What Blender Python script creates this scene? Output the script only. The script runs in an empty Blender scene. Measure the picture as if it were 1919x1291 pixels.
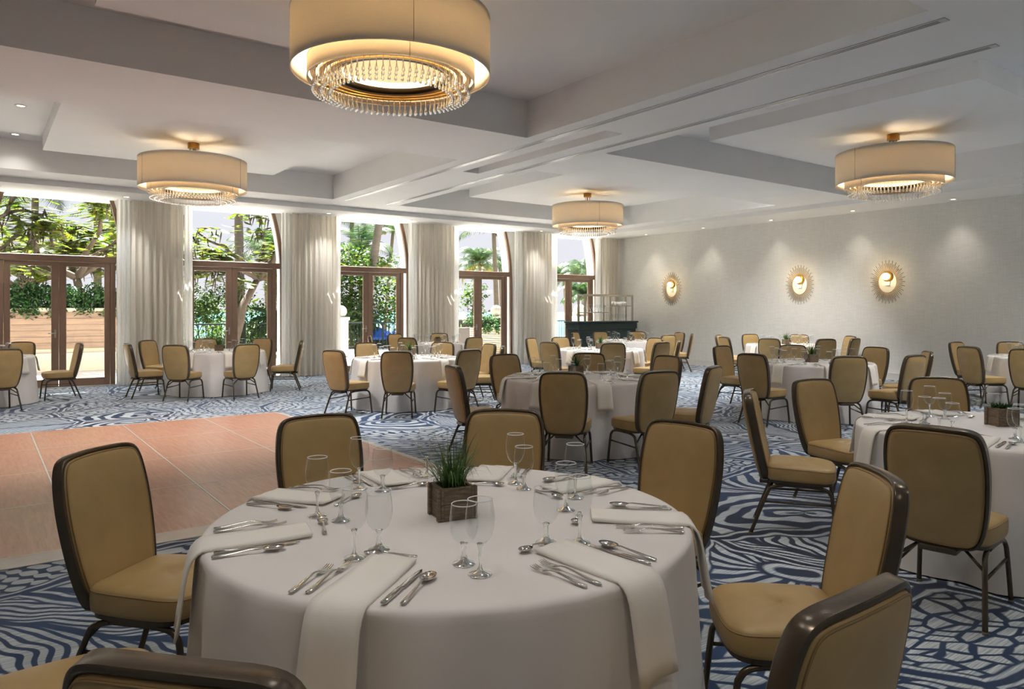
import bpy, math, random
import numpy as np
from mathutils import Vector, Matrix

random.seed(7)
rng = np.random.default_rng(7)
PI = math.pi
sc = bpy.context.scene
col = sc.collection

# ------------------------------------------------------------------ camera
FPX, HZ, EYE = 1367.0, 583.0, 1.5
YAW = math.radians(36.12)                       # to the right of +Y (the window wall normal)
cam_d = bpy.data.cameras.new('camera')
cam_d.sensor_fit = 'HORIZONTAL'
cam_d.sensor_width = 36.0
cam_d.lens = 36.0 * FPX / 1919.0
cam_d.shift_y = -(645.5 - HZ) / 1919.0
cam_d.clip_start, cam_d.clip_end = 0.05, 3000
cam = bpy.data.objects.new('camera', cam_d)
col.objects.link(cam)
cam.location = (0, 0, EYE)
cam.rotation_euler = (PI / 2, 0, -YAW)
sc.camera = cam

# ------------------------------------------------------------------ exposure, sky, sun
vs = sc.view_settings
vs.view_transform = 'Standard'
vs.look = 'None'
vs.gamma = 1.0
vs.exposure = 0.98
vs.use_curve_mapping = False

SKY_STRENGTH = 0.57
world = bpy.data.worlds.new('sky')
sc.world = world
world.use_nodes = True
wt = world.node_tree
wt.nodes.clear()
wo = wt.nodes.new('ShaderNodeOutputWorld')
wb = wt.nodes.new('ShaderNodeBackground')
wc = wt.nodes.new('ShaderNodeTexCoord')
wsx = wt.nodes.new('ShaderNodeSeparateXYZ')
wr = wt.nodes.new('ShaderNodeValToRGB')
wr.color_ramp.elements[0].position = 0.0
wr.color_ramp.elements[0].color = (0.80, 0.78, 0.83, 1)
wr.color_ramp.elements[1].position = 0.7
wr.color_ramp.elements[1].color = (0.42, 0.62, 0.95, 1)
e = wr.color_ramp.elements.new(0.18)
e.color = (0.76, 0.78, 0.86, 1)
wt.links.new(wc.outputs['Generated'], wsx.inputs[0])
wt.links.new(wsx.outputs['Z'], wr.inputs[0])
wt.links.new(wr.outputs[0], wb.inputs[0])
wb.inputs[1].default_value = SKY_STRENGTH
wt.links.new(wb.outputs[0], wo.inputs[0])

sun_d = bpy.data.lights.new('sun', 'SUN')
sun_d.energy = 33.0
sun_d.angle = 0.01
sun_d.color = (1.0, 0.98, 0.95)
sun = bpy.data.objects.new('sun', sun_d)
col.objects.link(sun)
sun.rotation_euler = Vector((0.15, 0.40, 0.90)).to_track_quat('Z', 'Y').to_euler()

CHAND_W, DOWN_W = 64.0, 45.0                    # watts of one chandelier and one downlight

# ------------------------------------------------------------------ helpers: objects
def link(o, parent=None):
    col.objects.link(o)
    if parent is not None:
        o.parent = parent
    return o

def tag(o, label=None, cat=None, group=None, kind=None):
    if label: o['label'] = label
    if cat: o['category'] = cat
    if group: o['group'] = group
    if kind: o['kind'] = kind
    return o

def thing(name, loc=(0, 0, 0), rz=0.0, label=None, cat=None, group=None, kind=None):
    o = bpy.data.objects.new(name, None)
    o.empty_display_size = 0.1
    o.location = loc
    o.rotation_euler = (0, 0, rz)
    link(o)
    return tag(o, label, cat, group, kind)

def copy_tree(o, parent=None):
    c = o.copy()
    col.objects.link(c)
    c.parent = parent
    for ch in o.children:
        copy_tree(ch, c)
    return c

class MB:
    """collects vertices and faces for one mesh"""
    def __init__(s):
        s.v, s.f, s.m, s.sm = [], [], [], []
    def add(s, verts, faces, mi=0, smooth=False):
        b = len(s.v)
        s.v.extend([tuple(p) for p in verts])
        for f in faces:
            s.f.append(tuple(i + b for i in f))
            s.m.append(mi); s.sm.append(smooth)
        return s
    def box(s, x0, x1, y0, y1, z0, z1, mi=0):
        v = [(x0, y0, z0), (x1, y0, z0), (x1, y1, z0), (x0, y1, z0), (x0, y0, z1), (x1, y0, z1), (x1, y1, z1), (x0, y1, z1)]
        return s.add(v, [(0, 3, 2, 1), (4, 5, 6, 7), (0, 1, 5, 4), (1, 2, 6, 5), (2, 3, 7, 6), (3, 0, 4, 7)], mi)
    def bbox(s, x0, x1, y0, y1, z0, z1, b=0.004, mi=0):
        """box with chamfered vertical and horizontal edges (top and bottom rings inset)"""
        def ring(i, z):
            return [(x0 + i + b, y0 + i, z), (x1 - i - b, y0 + i, z), (x1 - i, y0 + i + b, z), (x1 - i, y1 - i - b, z),
                    (x1 - i - b, y1 - i, z), (x0 + i + b, y1 - i, z), (x0 + i, y1 - i - b, z), (x0 + i, y0 + i + b, z)]
        r = ring(b, z0) + ring(0, z0 + b) + ring(0, z1 - b) + ring(b, z1)
        f = [tuple(range(7, -1, -1)), tuple(range(24, 32))]
        for k in range(3):
            for i in range(8):
                j = (i + 1) % 8
                f.append((k * 8 + i, k * 8 + j, k * 8 + 8 + j, k * 8 + 8 + i))
        return s.add(r, f, mi)
    def rings(s, rings, cap0=True, cap1=True, closed=True, mi=0, smooth=True):
        n = len(rings[0]); v = []; f = []
        for r in rings: v.extend(r)
        for k in range(len(rings) - 1):
            for i in range(n if closed else n - 1):
                j = (i + 1) % n
                f.append((k * n + i, k * n + j, (k + 1) * n + j, (k + 1) * n + i))
        if cap0: f.append(tuple(range(n - 1, -1, -1)))
        if cap1: f.append(tuple(range((len(rings) - 1) * n, len(rings) * n)))
        return s.add(v, f, mi, smooth)
    def lathe(s, prof, seg=24, c=(0, 0, 0), mi=0, smooth=True, cap0=False, cap1=False):
        rr = []
        for r, z in prof:
            rr.append([(c[0] + r * math.cos(2 * PI * i / seg), c[1] + r * math.sin(2 * PI * i / seg), c[2] + z) for i in range(seg)])
        return s.rings(rr, cap0, cap1, True, mi, smooth)
    def tube(s, pts, rad, seg=8, closed=False, mi=0, caps=True, sx=1.0, up=None):
        P = [Vector(p) for p in pts]; n = len(P)
        if not isinstance(rad, (list, tuple)): rad = [rad] * n
        rr = []; prev = None
        for i in range(n):
            if closed: t = P[(i + 1) % n] - P[i - 1]
            else: t = P[min(i + 1, n - 1)] - P[max(i - 1, 0)]
            t.normalize()
            if up is not None: a = Vector(up) - t * t.dot(Vector(up))
            elif prev is None:
                a = Vector((0, 0, 1)) if abs(t.z) < 0.9 else Vector((0, 1, 0))
                a = a - t * t.dot(a)
            else: a = prev - t * t.dot(prev)
            a.normalize(); prev = a
            b = t.cross(a)
            rr.append([tuple(P[i] + (a * math.cos(2 * PI * k / seg) * sx + b * math.sin(2 * PI * k / seg)) * rad[i]) for k in range(seg)])
        if closed: rr.append(rr[0])
        return s.rings(rr, caps and not closed, caps and not closed, True, mi, True)
    def build(s, name, mats, parent=None, loc=None, autosmooth=True):
        me = bpy.data.meshes.new(name)
        me.from_pydata(s.v, [], s.f)
        if not isinstance(mats, (list, tuple)): mats = [mats]
        for m in mats: me.materials.append(M[m] if isinstance(m, str) else m)
        me.polygons.foreach_set('material_index', s.m)
        me.polygons.foreach_set('use_smooth', s.sm)
        me.update()
        o = bpy.data.objects.new(name, me)
        if loc is not None: o.location = loc
        return link(o, parent)

def inst(o, parent=None, loc=(0, 0, 0), rot=(0, 0, 0), scale=None, name=None):
    c = o.copy()
    col.objects.link(c)
    c.parent = parent
    c.location = loc; c.rotation_euler = rot
    if scale is not None: c.scale = (scale,) * 3 if not isinstance(scale, tuple) else scale
    return c

def catmull(pts, n=6, closed=True):
    P = [Vector(p) for p in pts]; L = len(P); out = []
    for i in range(L if closed else L - 1):
        p0, p1, p2, p3 = (P[(i - 1) % L], P[i], P[(i + 1) % L], P[(i + 2) % L]) if closed else (P[max(i - 1, 0)], P[i], P[i + 1], P[min(i + 2, L - 1)])
        for k in range(n):
            t = k / n
            out.append(0.5 * ((2 * p1) + (p2 - p0) * t + (2 * p0 - 5 * p1 + 4 * p2 - p3) * t * t + (3 * p1 - p0 - 3 * p2 + p3) * t ** 3))
    if not closed: out.append(P[-1])
    return out

# ------------------------------------------------------------------ helpers: materials
M = {}
class NG:
    def __init__(s, name):
        s.mat = bpy.data.materials.new(name)
        s.mat.use_nodes = True
        s.t = s.mat.node_tree
        s.t.nodes.clear()
        s.out = s.t.nodes.new('ShaderNodeOutputMaterial')
        M[name] = s.mat
    def n(s, typ, **kw):
        nd = s.t.nodes.new('ShaderNode' + typ)
        for k, v in kw.items():
            if hasattr(nd, k) and k not in nd.inputs: setattr(nd, k, v)
            else: s.set(nd, k, v)
        return nd
    def set(s, nd, k, v):
        i = nd.inputs[k] if not isinstance(k, int) else nd.inputs[k]
        if isinstance(v, bpy.types.NodeSocket): s.t.links.new(v, i)
        else: i.default_value = v
    def math(s, op, a, b=None, c=None, clamp=False):
        nd = s.t.nodes.new('ShaderNodeMath'); nd.operation = op; nd.use_clamp = clamp
        for i, v in enumerate((a, b, c)):
            if v is not None: s.set(nd, i, v)
        return nd.outputs[0]
    def vmath(s, op, a, b=None, scale=None):
        nd = s.t.nodes.new('ShaderNodeVectorMath'); nd.operation = op
        s.set(nd, 0, a)
        if b is not None: s.set(nd, 1, b)
        if scale is not None: s.set(nd, 'Scale', scale)
        return nd.outputs['Value'] if op in ('LENGTH', 'DOT_PRODUCT', 'DISTANCE') else nd.outputs[0]
    def mixc(s, f, a, b):
        nd = s.t.nodes.new('ShaderNodeMix'); nd.data_type = 'RGBA'
        s.set(nd, 0, f); s.set(nd, 6, a); s.set(nd, 7, b)
        return nd.outputs[2]
    def ramp(s, f, stops, interp='LINEAR'):
        nd = s.t.nodes.new('ShaderNodeValToRGB')
        nd.color_ramp.interpolation = interp
        el = nd.color_ramp.elements
        while len(el) < len(stops): el.new(0.5)
        for q, (p, c_) in zip(el, stops):
            q.position = p; q.color = c_ if len(c_) == 4 else (*c_, 1)
        s.set(nd, 0, f)
        return nd.outputs[0]
    def coord(s, which='Object'):
        return s.n('TexCoord').outputs[which]
    def noise(s, vec, scale=5.0, detail=3.0, rough=0.5, out='Fac'):
        return s.n('TexNoise', Vector=vec, Scale=scale, Detail=detail, Roughness=rough).outputs[out]
    def bump(s, h, strength=0.2, dist=0.01):
        return s.n('Bump', Height=h, Strength=strength, Distance=dist).outputs[0]
    def principled(s, **kw):
        p = s.n('BsdfPrincipled')
        for k, v in kw.items(): s.set(p, k.replace('_', ' '), v)
        s.t.links.new(p.outputs[0], s.out.inputs[0])
        return p
    def surf(s, sock): s.t.links.new(sock, s.out.inputs[0])

def rgb(r, g, b):
    f = lambda c: (c / 255 / 12.92) if c / 255 <= 0.04045 else ((c / 255 + 0.055) / 1.055) ** 2.4
    return (f(r), f(g), f(b), 1)

def simple(name, c, rough=0.5, metal=0.0, var=0.06, nscale=8.0, bump=0.0, bscale=60.0, spec=0.5, coat=0.0, which='Object', stretch=None):
    g = NG(name)
    v = g.coord(which)
    if stretch: v = g.n('Mapping', Vector=v, Scale=stretch).outputs[0]
    nz = g.noise(v, nscale, 4.0)
    dark = tuple(x * (1 - var) for x in c[:3]) + (1,); lite = tuple(min(1, x * (1 + var)) for x in c[:3]) + (1,)
    cc = g.ramp(nz, [(0.3, dark), (0.7, lite)])
    kw = dict(Base_Color=cc, Roughness=rough, Metallic=metal, Specular_IOR_Level=spec, Coat_Weight=coat)
    if bump: kw['Normal'] = g.bump(g.noise(v, bscale, 3.0), bump, 0.004)
    g.principled(**kw)
    return g

# paint, plaster
simple('ceiling_paint', rgb(240, 240, 239), 0.75, var=0.015, nscale=1.5)
simple('wall_paint', rgb(238, 237, 233), 0.7, var=0.02, nscale=2)
simple('white_trim', rgb(222, 219, 212), 0.5, var=0.02)
g = NG('grasscloth')
v = g.n('Mapping', Vector=g.coord(), Scale=(1.0, 2.2, 60.0)).outputs[0]
v2 = g.n('Mapping', Vector=g.coord(), Scale=(1.0, 40.0, 1.6)).outputs[0]
na, nb = g.noise(v, 2.0, 4.0, 0.65), g.noise(v2, 2.0, 3.0, 0.6)
mx = g.math('ADD', g.math('MULTIPLY', na, 0.65), g.math('MULTIPLY', nb, 0.35))
g.principled(Base_Color=g.ramp(mx, [(0.3, rgb(210, 208, 202)), (0.7, rgb(236, 235, 231))]), Roughness=0.8, Normal=g.bump(mx, 0.25, 0.003))

# furniture
g = NG('tan_vinyl')
v = g.coord()
nz = g.noise(v, 6.0, 3.0); fine = g.noise(v, 420.0, 2.0)
g.principled(Base_Color=g.ramp(nz, [(0.3, rgb(172, 143, 92)), (0.7, rgb(184, 155, 105))]), Roughness=0.42, Specular_IOR_Level=0.5, Normal=g.bump(fine, 0.08, 0.0006))
simple('tan_piping', rgb(150, 121, 76), 0.45)
simple('bronze_metal', rgb(90, 79, 66), 0.26, metal=0.55, var=0.12, nscale=14, bump=0.05)
simple('glide', rgb(120, 110, 98), 0.5)
g = NG('tablecloth')
v = g.coord()
wv = g.noise(v, 260.0, 2.0)
cl = g.noise(v, 2.5, 3.0)
g.principled(Base_Color=g.ramp(cl, [(0.3, rgb(226, 220, 216)), (0.7, rgb(234, 229, 225))]), Roughness=0.85, Sheen_Weight=0.15, Normal=g.bump(wv, 0.12, 0.0008))
g = NG('napkin')
v = g.coord()
g.principled(Base_Color=g.ramp(g.noise(v, 6.0, 3.0), [(0.3, rgb(238, 232, 222)), (0.7, rgb(244, 239, 231))]), Roughness=0.8, Sheen_Weight=0.2, Normal=g.bump(g.noise(v, 300.0, 2.0), 0.12, 0.0008))
simple('steel', (0.62, 0.60, 0.57, 1), 0.16, metal=1.0, var=0.05, nscale=30)
simple('table_wood', rgb(140, 110, 80), 0.5, nscale=4, var=0.15)
simple('dark_metal', rgb(30, 32, 34), 0.4, metal=0.6)
g = NG('barnwood')
v = g.n('Mapping', Vector=g.coord(), Scale=(6.0, 6.0, 50.0)).outputs[0]
nz = g.noise(v, 2.5, 5.0, 0.65)
g.principled(Base_Color=g.ramp(nz, [(0.25, rgb(70, 58, 46)), (0.5, rgb(118, 101, 82)), (0.75, rgb(150, 134, 112))]), Roughness=0.8, Normal=g.bump(nz, 0.4, 0.003))
simple('soil', rgb(50, 40, 32), 0.95, var=0.3, nscale=80, bump=0.6)

def leafmat(name, stops, trans=0.35, rough=0.45, k=0.34):
    g = NG(name)
    stops = [(p, tuple(x * k for x in c[:3])) for p, c in stops]
    ge = g.n('NewGeometry')
    c = g.ramp(ge.outputs['Random Per Island'], stops)
    d = g.n('BsdfPrincipled', **{'Base Color': c, 'Roughness': rough, 'Specular IOR Level': 0.35})
    t = g.n('BsdfTranslucent', Color=c)
    m = g.n('MixShader', Fac=trans)
    g.t.links.new(d.outputs[0], m.inputs[1]); g.t.links.new(t.outputs[0], m.inputs[2])
    g.surf(m.outputs[0])
leafmat('grass_blade', [(0.0, rgb(38, 62, 30)), (0.5, rgb(70, 105, 48)), (1.0, rgb(120, 150, 80))], 0.2, k=0.9)
leafmat('succulent', [(0.0, rgb(40, 72, 38)), (0.5, rgb(88, 124, 52)), (1.0, rgb(150, 172, 84))], 0.2, k=0.9)
leafmat('poinciana_leaf', [(0.0, rgb(66, 110, 24)), (0.45, rgb(120, 158, 40)), (0.75, rgb(166, 180, 44)), (1.0, rgb(214, 196, 56))], 0.5)
leafmat('hedge_leaf', [(0.0, rgb(24, 58, 28)), (0.6, rgb(58, 104, 48)), (1.0, rgb(110, 150, 78))], 0.3, k=0.5)
leafmat('seagrape_leaf', [(0.0, rgb(46, 92, 30)), (0.6, rgb(96, 146, 46)), (1.0, rgb(160, 186, 76))], 0.45)
leafmat('palm_leaf', [(0.0, rgb(44, 80, 44)), (0.6, rgb(84, 124, 62)), (1.0, rgb(140, 164, 88))], 0.35)
leafmat('palm_leaf_gold', [(0.0, rgb(130, 140, 40)), (0.6, rgb(196, 176, 50)), (1.0, rgb(226, 204, 92))], 0.45)
simple('bark', rgb(84, 71, 60), 0.9, var=0.25, nscale=12, bump=0.5, bscale=25, stretch=(1, 1, 0.3))
simple('palm_bark', rgb(98, 89, 80), 0.9, var=0.2, nscale=9, bump=0.5, bscale=14, stretch=(0.3, 0.3, 3))
simple('pod', rgb(58, 42, 34), 0.7, var=0.25)

# carpet: cells of swirling leaf, feather, scale and pebble figures in navy and pale grey-blue
g = NG('carpet')
P0 = g.coord()
wn = g.n('TexNoise', Vector=P0, Scale=0.55, Detail=1.0).outputs['Color']
P1 = g.vmath('ADD', P0, g.vmath('SCALE', g.vmath('SUBTRACT', wn, (0.5, 0.5, 0.5)), scale=1.1))
wn2 = g.n('TexNoise', Vector=P0, Scale=3.2, Detail=1.0).outputs['Color']
P1 = g.vmath('ADD', P1, g.vmath('SCALE', g.vmath('SUBTRACT', wn2, (0.5, 0.5, 0.5)), scale=0.17))
sp = g.n('SeparateXYZ', Vector=P1)
P = g.n('CombineXYZ', X=sp.outputs[0], Y=sp.outputs[1], Z=0.0).outputs[0]
vor = g.n('TexVoronoi', voronoi_dimensions='2D', Vector=P, Scale=1.0, Randomness=0.95)
edge = g.n('TexVoronoi', voronoi_dimensions='2D', feature='DISTANCE_TO_EDGE', Vector=P, Scale=1.0, Randomness=0.95).outputs['Distance']
cen = vor.outputs['Position']
q = g.vmath('SUBTRACT', P, cen)
rc = g.n('SeparateColor', Color=vor.outputs['Color'])
ang = g.math('MULTIPLY', rc.outputs[1], 6.283)
q = g.n('VectorRotate', rotation_type='Z_AXIS', Vector=q, Angle=ang).outputs[0]
qs = g.n('SeparateXYZ', Vector=q)
qx, qy = qs.outputs[0], qs.outputs[1]
r = g.vmath('LENGTH', q)
a = g.math('ARCTAN2', qy, qx)
sel = rc.outputs[0]
def gt(x, t, w=0.08): return g.n('MapRange', Value=x, **{'From Min': t - w, 'From Max': t + w}).outputs[0]
# A: petal rings - rows of drops around the centre
ring = g.math('MULTIPLY', r, 7.5)
rowi = g.math('FLOOR', ring)
rowf = g.math('FRACT', ring)
pet = g.math('SINE', g.math('ADD', g.math('MULTIPLY', a, g.math('ADD', g.math('MULTIPLY', rowi, 5.0), 6.0)), g.math('MULTIPLY', rowi, 1.7)))
arch = g.math('SUBTRACT', g.math('MULTIPLY', g.math('SINE', g.math('MULTIPLY', rowf, PI)), 1.25), 0.35)
fA = gt(g.math('ADD', g.math('MULTIPLY', pet, 0.75), arch), 0.28, 0.1)
# B: feather - curved parallel strokes split by a spine
bend = g.math('ADD', g.math('MULTIPLY', g.math('ABSOLUTE', qx), 2.4), qy)
st = g.math('SINE', g.math('MULTIPLY', bend, 44.0))
spine = gt(g.math('ABSOLUTE', qx), 0.035, 0.008)
fB = g.math('MULTIPLY', gt(st, -0.15, 0.25), spine)
# C: pebbles
pv = g.n('TexVoronoi', voronoi_dimensions='2D', feature='DISTANCE_TO_EDGE', Vector=g.n('Mapping', Vector=q, Scale=(7.0, 11.0, 1.0)).outputs[0], Scale=1.0).outputs['Distance']
fC = gt(pv, 0.13, 0.03)
# D: nested swoops
sw = g.math('SINE', g.math('ADD', g.math('MULTIPLY', r, 38.0), g.math('MULTIPLY', g.math('SINE', g.math('MULTIPLY', a, 2.0)), 3.2)))
fD = gt(sw, 0.05, 0.25)
# E: broad leaf with rays
ry = g.math('SINE', g.math('ADD', g.math('MULTIPLY', a, 22.0), g.math('MULTIPLY', r, 5.0)))
fE = g.math('MAXIMUM', g.math('MULTIPLY', gt(ry, 0.0, 0.25), gt(r, 0.22, 0.02)), g.math('SUBTRACT', gt(r, 0.10, 0.012), gt(r, 0.16, 0.012)))
def pick(f0, f1, t): return g.n('Mix', data_type='FLOAT', **{'Factor': g.math('GREATER_THAN', sel, t)}), f0, f1
def sw_(f0, f1, t):
    nd = g.t.nodes.new('ShaderNodeMix'); nd.data_type = 'FLOAT'
    g.set(nd, 0, g.math('GREATER_THAN', sel, t)); g.set(nd, 2, f0); g.set(nd, 3, f1)
    return nd.outputs[0]
f = sw_(fA, fB, 0.38); f = sw_(f, fC, 0.52); f = sw_(f, fD, 0.72); f = sw_(f, fE, 0.90)
# outlines of the cells: pale rim, navy line
rim = g.math('SUBTRACT', gt(edge, 0.030, 0.006), gt(edge, 0.058, 0.006))
inner = gt(edge, 0.078, 0.008)
f = g.math('MAXIMUM', g.math('MULTIPLY', f, inner), rim)
# woven streaks in the pale yarn
strk = g.noise(g.n('Mapping', Vector=P0, Rotation=(0, 0, 0.6), Scale=(4.0, 120.0, 1.0)).outputs[0], 1.0, 2.0)
pale = g.ramp(strk, [(0.35, rgb(152, 168, 182)), (0.6, rgb(212, 218, 220))])
nav = g.ramp(g.noise(P0, 0.35, 2.0), [(0.4, rgb(22, 36, 64)), (0.6, rgb(37, 68, 108))])
pile = g.noise(P0, 600.0, 2.0)
g.principled(Base_Color=g.mixc(f, nav, pale), Roughness=0.95, Specular_IOR_Level=0.15, Sheen_Weight=0.25, Normal=g.bump(pile, 0.35, 0.002))

g = NG('dance_wood')
v = g.coord()
rnd = g.n('ObjectInfo').outputs['Random']
v = g.vmath('ADD', v, g.n('CombineXYZ', X=g.math('MULTIPLY', rnd, 17.0), Y=g.math('MULTIPLY', rnd, 9.0), Z=0.0).outputs[0])
gr = g.noise(g.n('Mapping', Vector=v, Scale=(14.0, 1.4, 1.0)).outputs[0], 2.2, 6.0, 0.6)
blot = g.noise(v, 1.6, 3.0)
cc = g.mixc(g.math('MULTIPLY', blot, 0.6), g.ramp(gr, [(0.3, rgb(158, 108, 82)), (0.55, rgb(188, 136, 108)), (0.75, rgb(204, 156, 126))]), rgb(194, 144, 122))
g.principled(Base_Color=cc, Roughness=0.3, Specular_IOR_Level=0.5, Normal=g.bump(gr, 0.05, 0.001))
simple('alu_trim', rgb(206, 200, 192), 0.35, metal=0.3, var=0.04)

# windows, curtains
simple('bronze_frame', rgb(134, 108, 90), 0.45, metal=0.15, var=0.06, nscale=5)
g = NG('pane_glass')
tr = g.n('BsdfTransparent', Color=(0.98, 0.985, 0.985, 1)); gl = g.n('BsdfGlossy', Roughness=0.02)
fr = g.n('Fresnel', IOR=1.25)
ms = g.n('MixShader', Fac=fr.outputs[0])
g.t.links.new(tr.outputs[0], ms.inputs[1]); g.t.links.new(gl.outputs[0], ms.inputs[2]); g.surf(ms.outputs[0])
def fabric(name, stops, trans, nsc=(30, 30, 0.6)):
    g = NG(name)
    v = g.n('Mapping', Vector=g.coord(), Scale=nsc).outputs[0]
    c = g.ramp(g.noise(v, 1.0, 4.0), stops)
    d = g.n('BsdfDiffuse', Color=c); t = g.n('BsdfTranslucent', Color=c)
    m = g.n('MixShader', Fac=trans)
    g.t.links.new(d.outputs[0], m.inputs[1]); g.t.links.new(t.outputs[0], m.inputs[2]); g.surf(m.outputs[0])
fabric('drape', [(0.3, rgb(222, 214, 200)), (0.7, rgb(242, 237, 227))], 0.25)
fabric('sheer', [(0.3, rgb(236, 236, 232)), (0.7, rgb(248, 248, 246))], 0.55)

# lamps
g = NG('lamp_linen')
v = g.n('Mapping', Vector=g.coord(), Scale=(1, 1, 1)).outputs[0]
nz = g.noise(v, 220.0, 2.0)
c = g.ramp(nz, [(0.3, rgb(222, 212, 196)), (0.7, rgb(234, 225, 210))])
d = g.n('BsdfDiffuse', Color=c); t = g.n('BsdfTranslucent', Color=rgb(240, 228, 204))
m = g.n('MixShader', Fac=0.22)
g.t.links.new(d.outputs[0], m.inputs[1]); g.t.links.new(t.outputs[0], m.inputs[2]); g.surf(m.outputs[0])
simple('brass', rgb(150, 108, 48), 0.3, metal=0.9, var=0.08)
simple('gold_satin', rgb(196, 150, 70), 0.3, metal=0.8, var=0.08)
simple('dark_bronze', rgb(52, 40, 26), 0.35, metal=0.8)
def emit(name, c, s):
    g = NG(name)
    nz = g.noise(g.coord(), 3.0, 1.0)
    g.surf(g.n('Emission', Color=g.ramp(nz, [(0.3, c), (0.7, c)]), Strength=s).outputs[0])
emit('diffuser_glow', (1.0, 0.74, 0.38, 1), 0.6)
emit('globe_glow', (1.0, 0.86, 0.56, 1), 7.0)
emit('bulb_glow', (1.0, 0.86, 0.66, 1), 6.0)
g = NG('crystal')
g.surf(g.n('BsdfGlass', Color=(1, 1, 1, 1), Roughness=0.0, IOR=1.5).outputs[0])
g = NG('solid_glass')
g.surf(g.n('BsdfGlass', Color=(0.97, 0.985, 0.98, 1), Roughness=0.0, IOR=1.45).outputs[0])
g = NG('thin_glass')
lw = g.n('LayerWeight', Blend=0.28)
tr = g.n('BsdfTransparent', Color=(0.945, 0.955, 0.955, 1)); gl = g.n('BsdfGlossy', Roughness=0.02, Color=(0.95, 0.97, 1, 1))
fac = g.math('ADD', g.math('MULTIPLY', g.math('POWER', lw.outputs['Facing'], 2.3), 0.9), 0.016, clamp=True)
ms = g.n('MixShader', Fac=fac)
g.t.links.new(tr.outputs[0], ms.inputs[1]); g.t.links.new(gl.outputs[0], ms.inputs[2]); g.surf(ms.outputs[0])
g = NG('painted_rim_glint')
g.principled(Base_Color=(0.93, 0.94, 0.97, 1), Roughness=0.15, Specular_IOR_Level=1.0)  # opaque near-white stands in for the bright glint along glass rims

simple('track_metal', rgb(196, 198, 200), 0.32, metal=0.9, var=0.03)
simple('black_gap', rgb(26, 26, 26), 0.8)
simple('bar_lacquer', rgb(34, 56, 58), 0.35, var=0.12, nscale=3)
simple('brushed_steel', rgb(176, 171, 162), 0.35, metal=0.7, var=0.08)
simple('white_ceramic', rgb(238, 238, 236), 0.25)

# outdoors
simple('terrace_tile', rgb(196, 190, 180), 0.8, var=0.06, nscale=1.2)
simple('cream_stucco', rgb(176, 166, 146), 0.85, var=0.04, nscale=3, bump=0.2)
g = NG('plank')
v = g.n('Mapping', Vector=g.vmath('ADD', g.coord(), g.n('CombineXYZ', X=g.math('MULTIPLY', g.n('ObjectInfo').outputs['Random'], 30.0)).outputs[0]), Scale=(0.8, 6.0, 30.0)).outputs[0]
nz = g.noise(v, 1.6, 5.0, 0.65)
g.principled(Base_Color=g.ramp(nz, [(0.25, rgb(84, 66, 52)), (0.5, rgb(122, 101, 84)), (0.72, rgb(146, 116, 88))]), Roughness=0.8, Normal=g.bump(nz, 0.3, 0.004))
simple('slat_cream', rgb(168, 154, 126), 0.7, var=0.08)
simple('stone_ball', rgb(150, 143, 128), 0.9, var=0.12, nscale=14, bump=0.5)
simple('railing_paint', rgb(22, 28, 30), 0.7, spec=0.2)
simple('parasol_blue', rgb(10, 70, 150), 0.7)
simple('white_paint', rgb(240, 238, 232), 0.6)
simple('dark_roof', rgb(66, 58, 54), 0.8)
simple('beach_sand', rgb(150, 142, 112), 0.95, var=0.12, nscale=0.2)
g = NG('sea_water')
v = g.coord()
g.principled(Base_Color=g.ramp(g.noise(v, 0.02, 3.0), [(0.35, rgb(46, 104, 112)), (0.65, rgb(70, 128, 132))]), Roughness=0.8, Specular_IOR_Level=0.08)

# ------------------------------------------------------------------ the room
XL, XR, YB, YW = -7.0, 16.1, -5.0, 16.7
Z1, Z2, ZS, ZP = 3.84, 4.34, 3.74, 4.10       # beam soffit, coffer top, perimeter soffit, floating panel
YSTEP, XSTEP = 15.4, 14.75
COF = [(-0.75, 5.97, 2.68, 7.84), (-0.75, 5.97, 9.6, 14.53), (7.50, 14.22, 9.6, 14.53), (7.50, 14.22, 2.68, 7.93)]
WT = 0.5                                      # window wall thickness
PITCH, MUL0 = 3.27, 1.25
WIN = {k: MUL0 + PITCH * (k - 1) for k in range(-1, 6)}

mb = MB(); mb.box(XL, XR, YB, YW, -0.12, 0.0)
tag(mb.build('floor', 'carpet'), kind='structure')

# ceiling
xs = sorted({XL, XSTEP} | {c[i] for c in COF for i in (0, 1)})
mb = MB()
def quad(p): mb.add(p, [(0, 1, 2, 3)])
ysL = [YB, 2.68, 7.84, 9.6, 14.53, YSTEP]
def hquad(x0, x1, y0, y1, z): quad([(x0, y0, z), (x0, y1, z), (x1, y1, z), (x1, y0, z)])
hquad(XL, -0.75, YB, YSTEP, Z1)
hquad(14.22, XSTEP, YB, YSTEP, Z1)
hquad(5.97, 6.20, YB, YSTEP, Z1); hquad(6.30, 6.55, YB, YSTEP, Z1); hquad(6.55, 6.86, YB, 6.92, Z1); hquad(6.55, 6.86, 10.37, YSTEP, Z1)
hquad(6.86, 7.17, YB, YSTEP, Z1); hquad(7.27, 7.50, YB, YSTEP, Z1)
for x in (6.20, 7.17): hquad(x, x + 0.10, YB, YSTEP, Z1)
hquad(6.55, 6.86, 6.92, 10.37, Z1 + 0.12)
for (xa, ya, xb, yb) in ((6.55, 6.92, 6.86, 6.92), (6.86, 6.92, 6.86, 10.37), (6.86, 10.37, 6.55, 10.37), (6.55, 10.37, 6.55, 6.92)):
    quad([(xa, ya, Z1), (xb, yb, Z1), (xb, yb, Z1 + 0.12), (xa, ya, Z1 + 0.12)])
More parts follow.
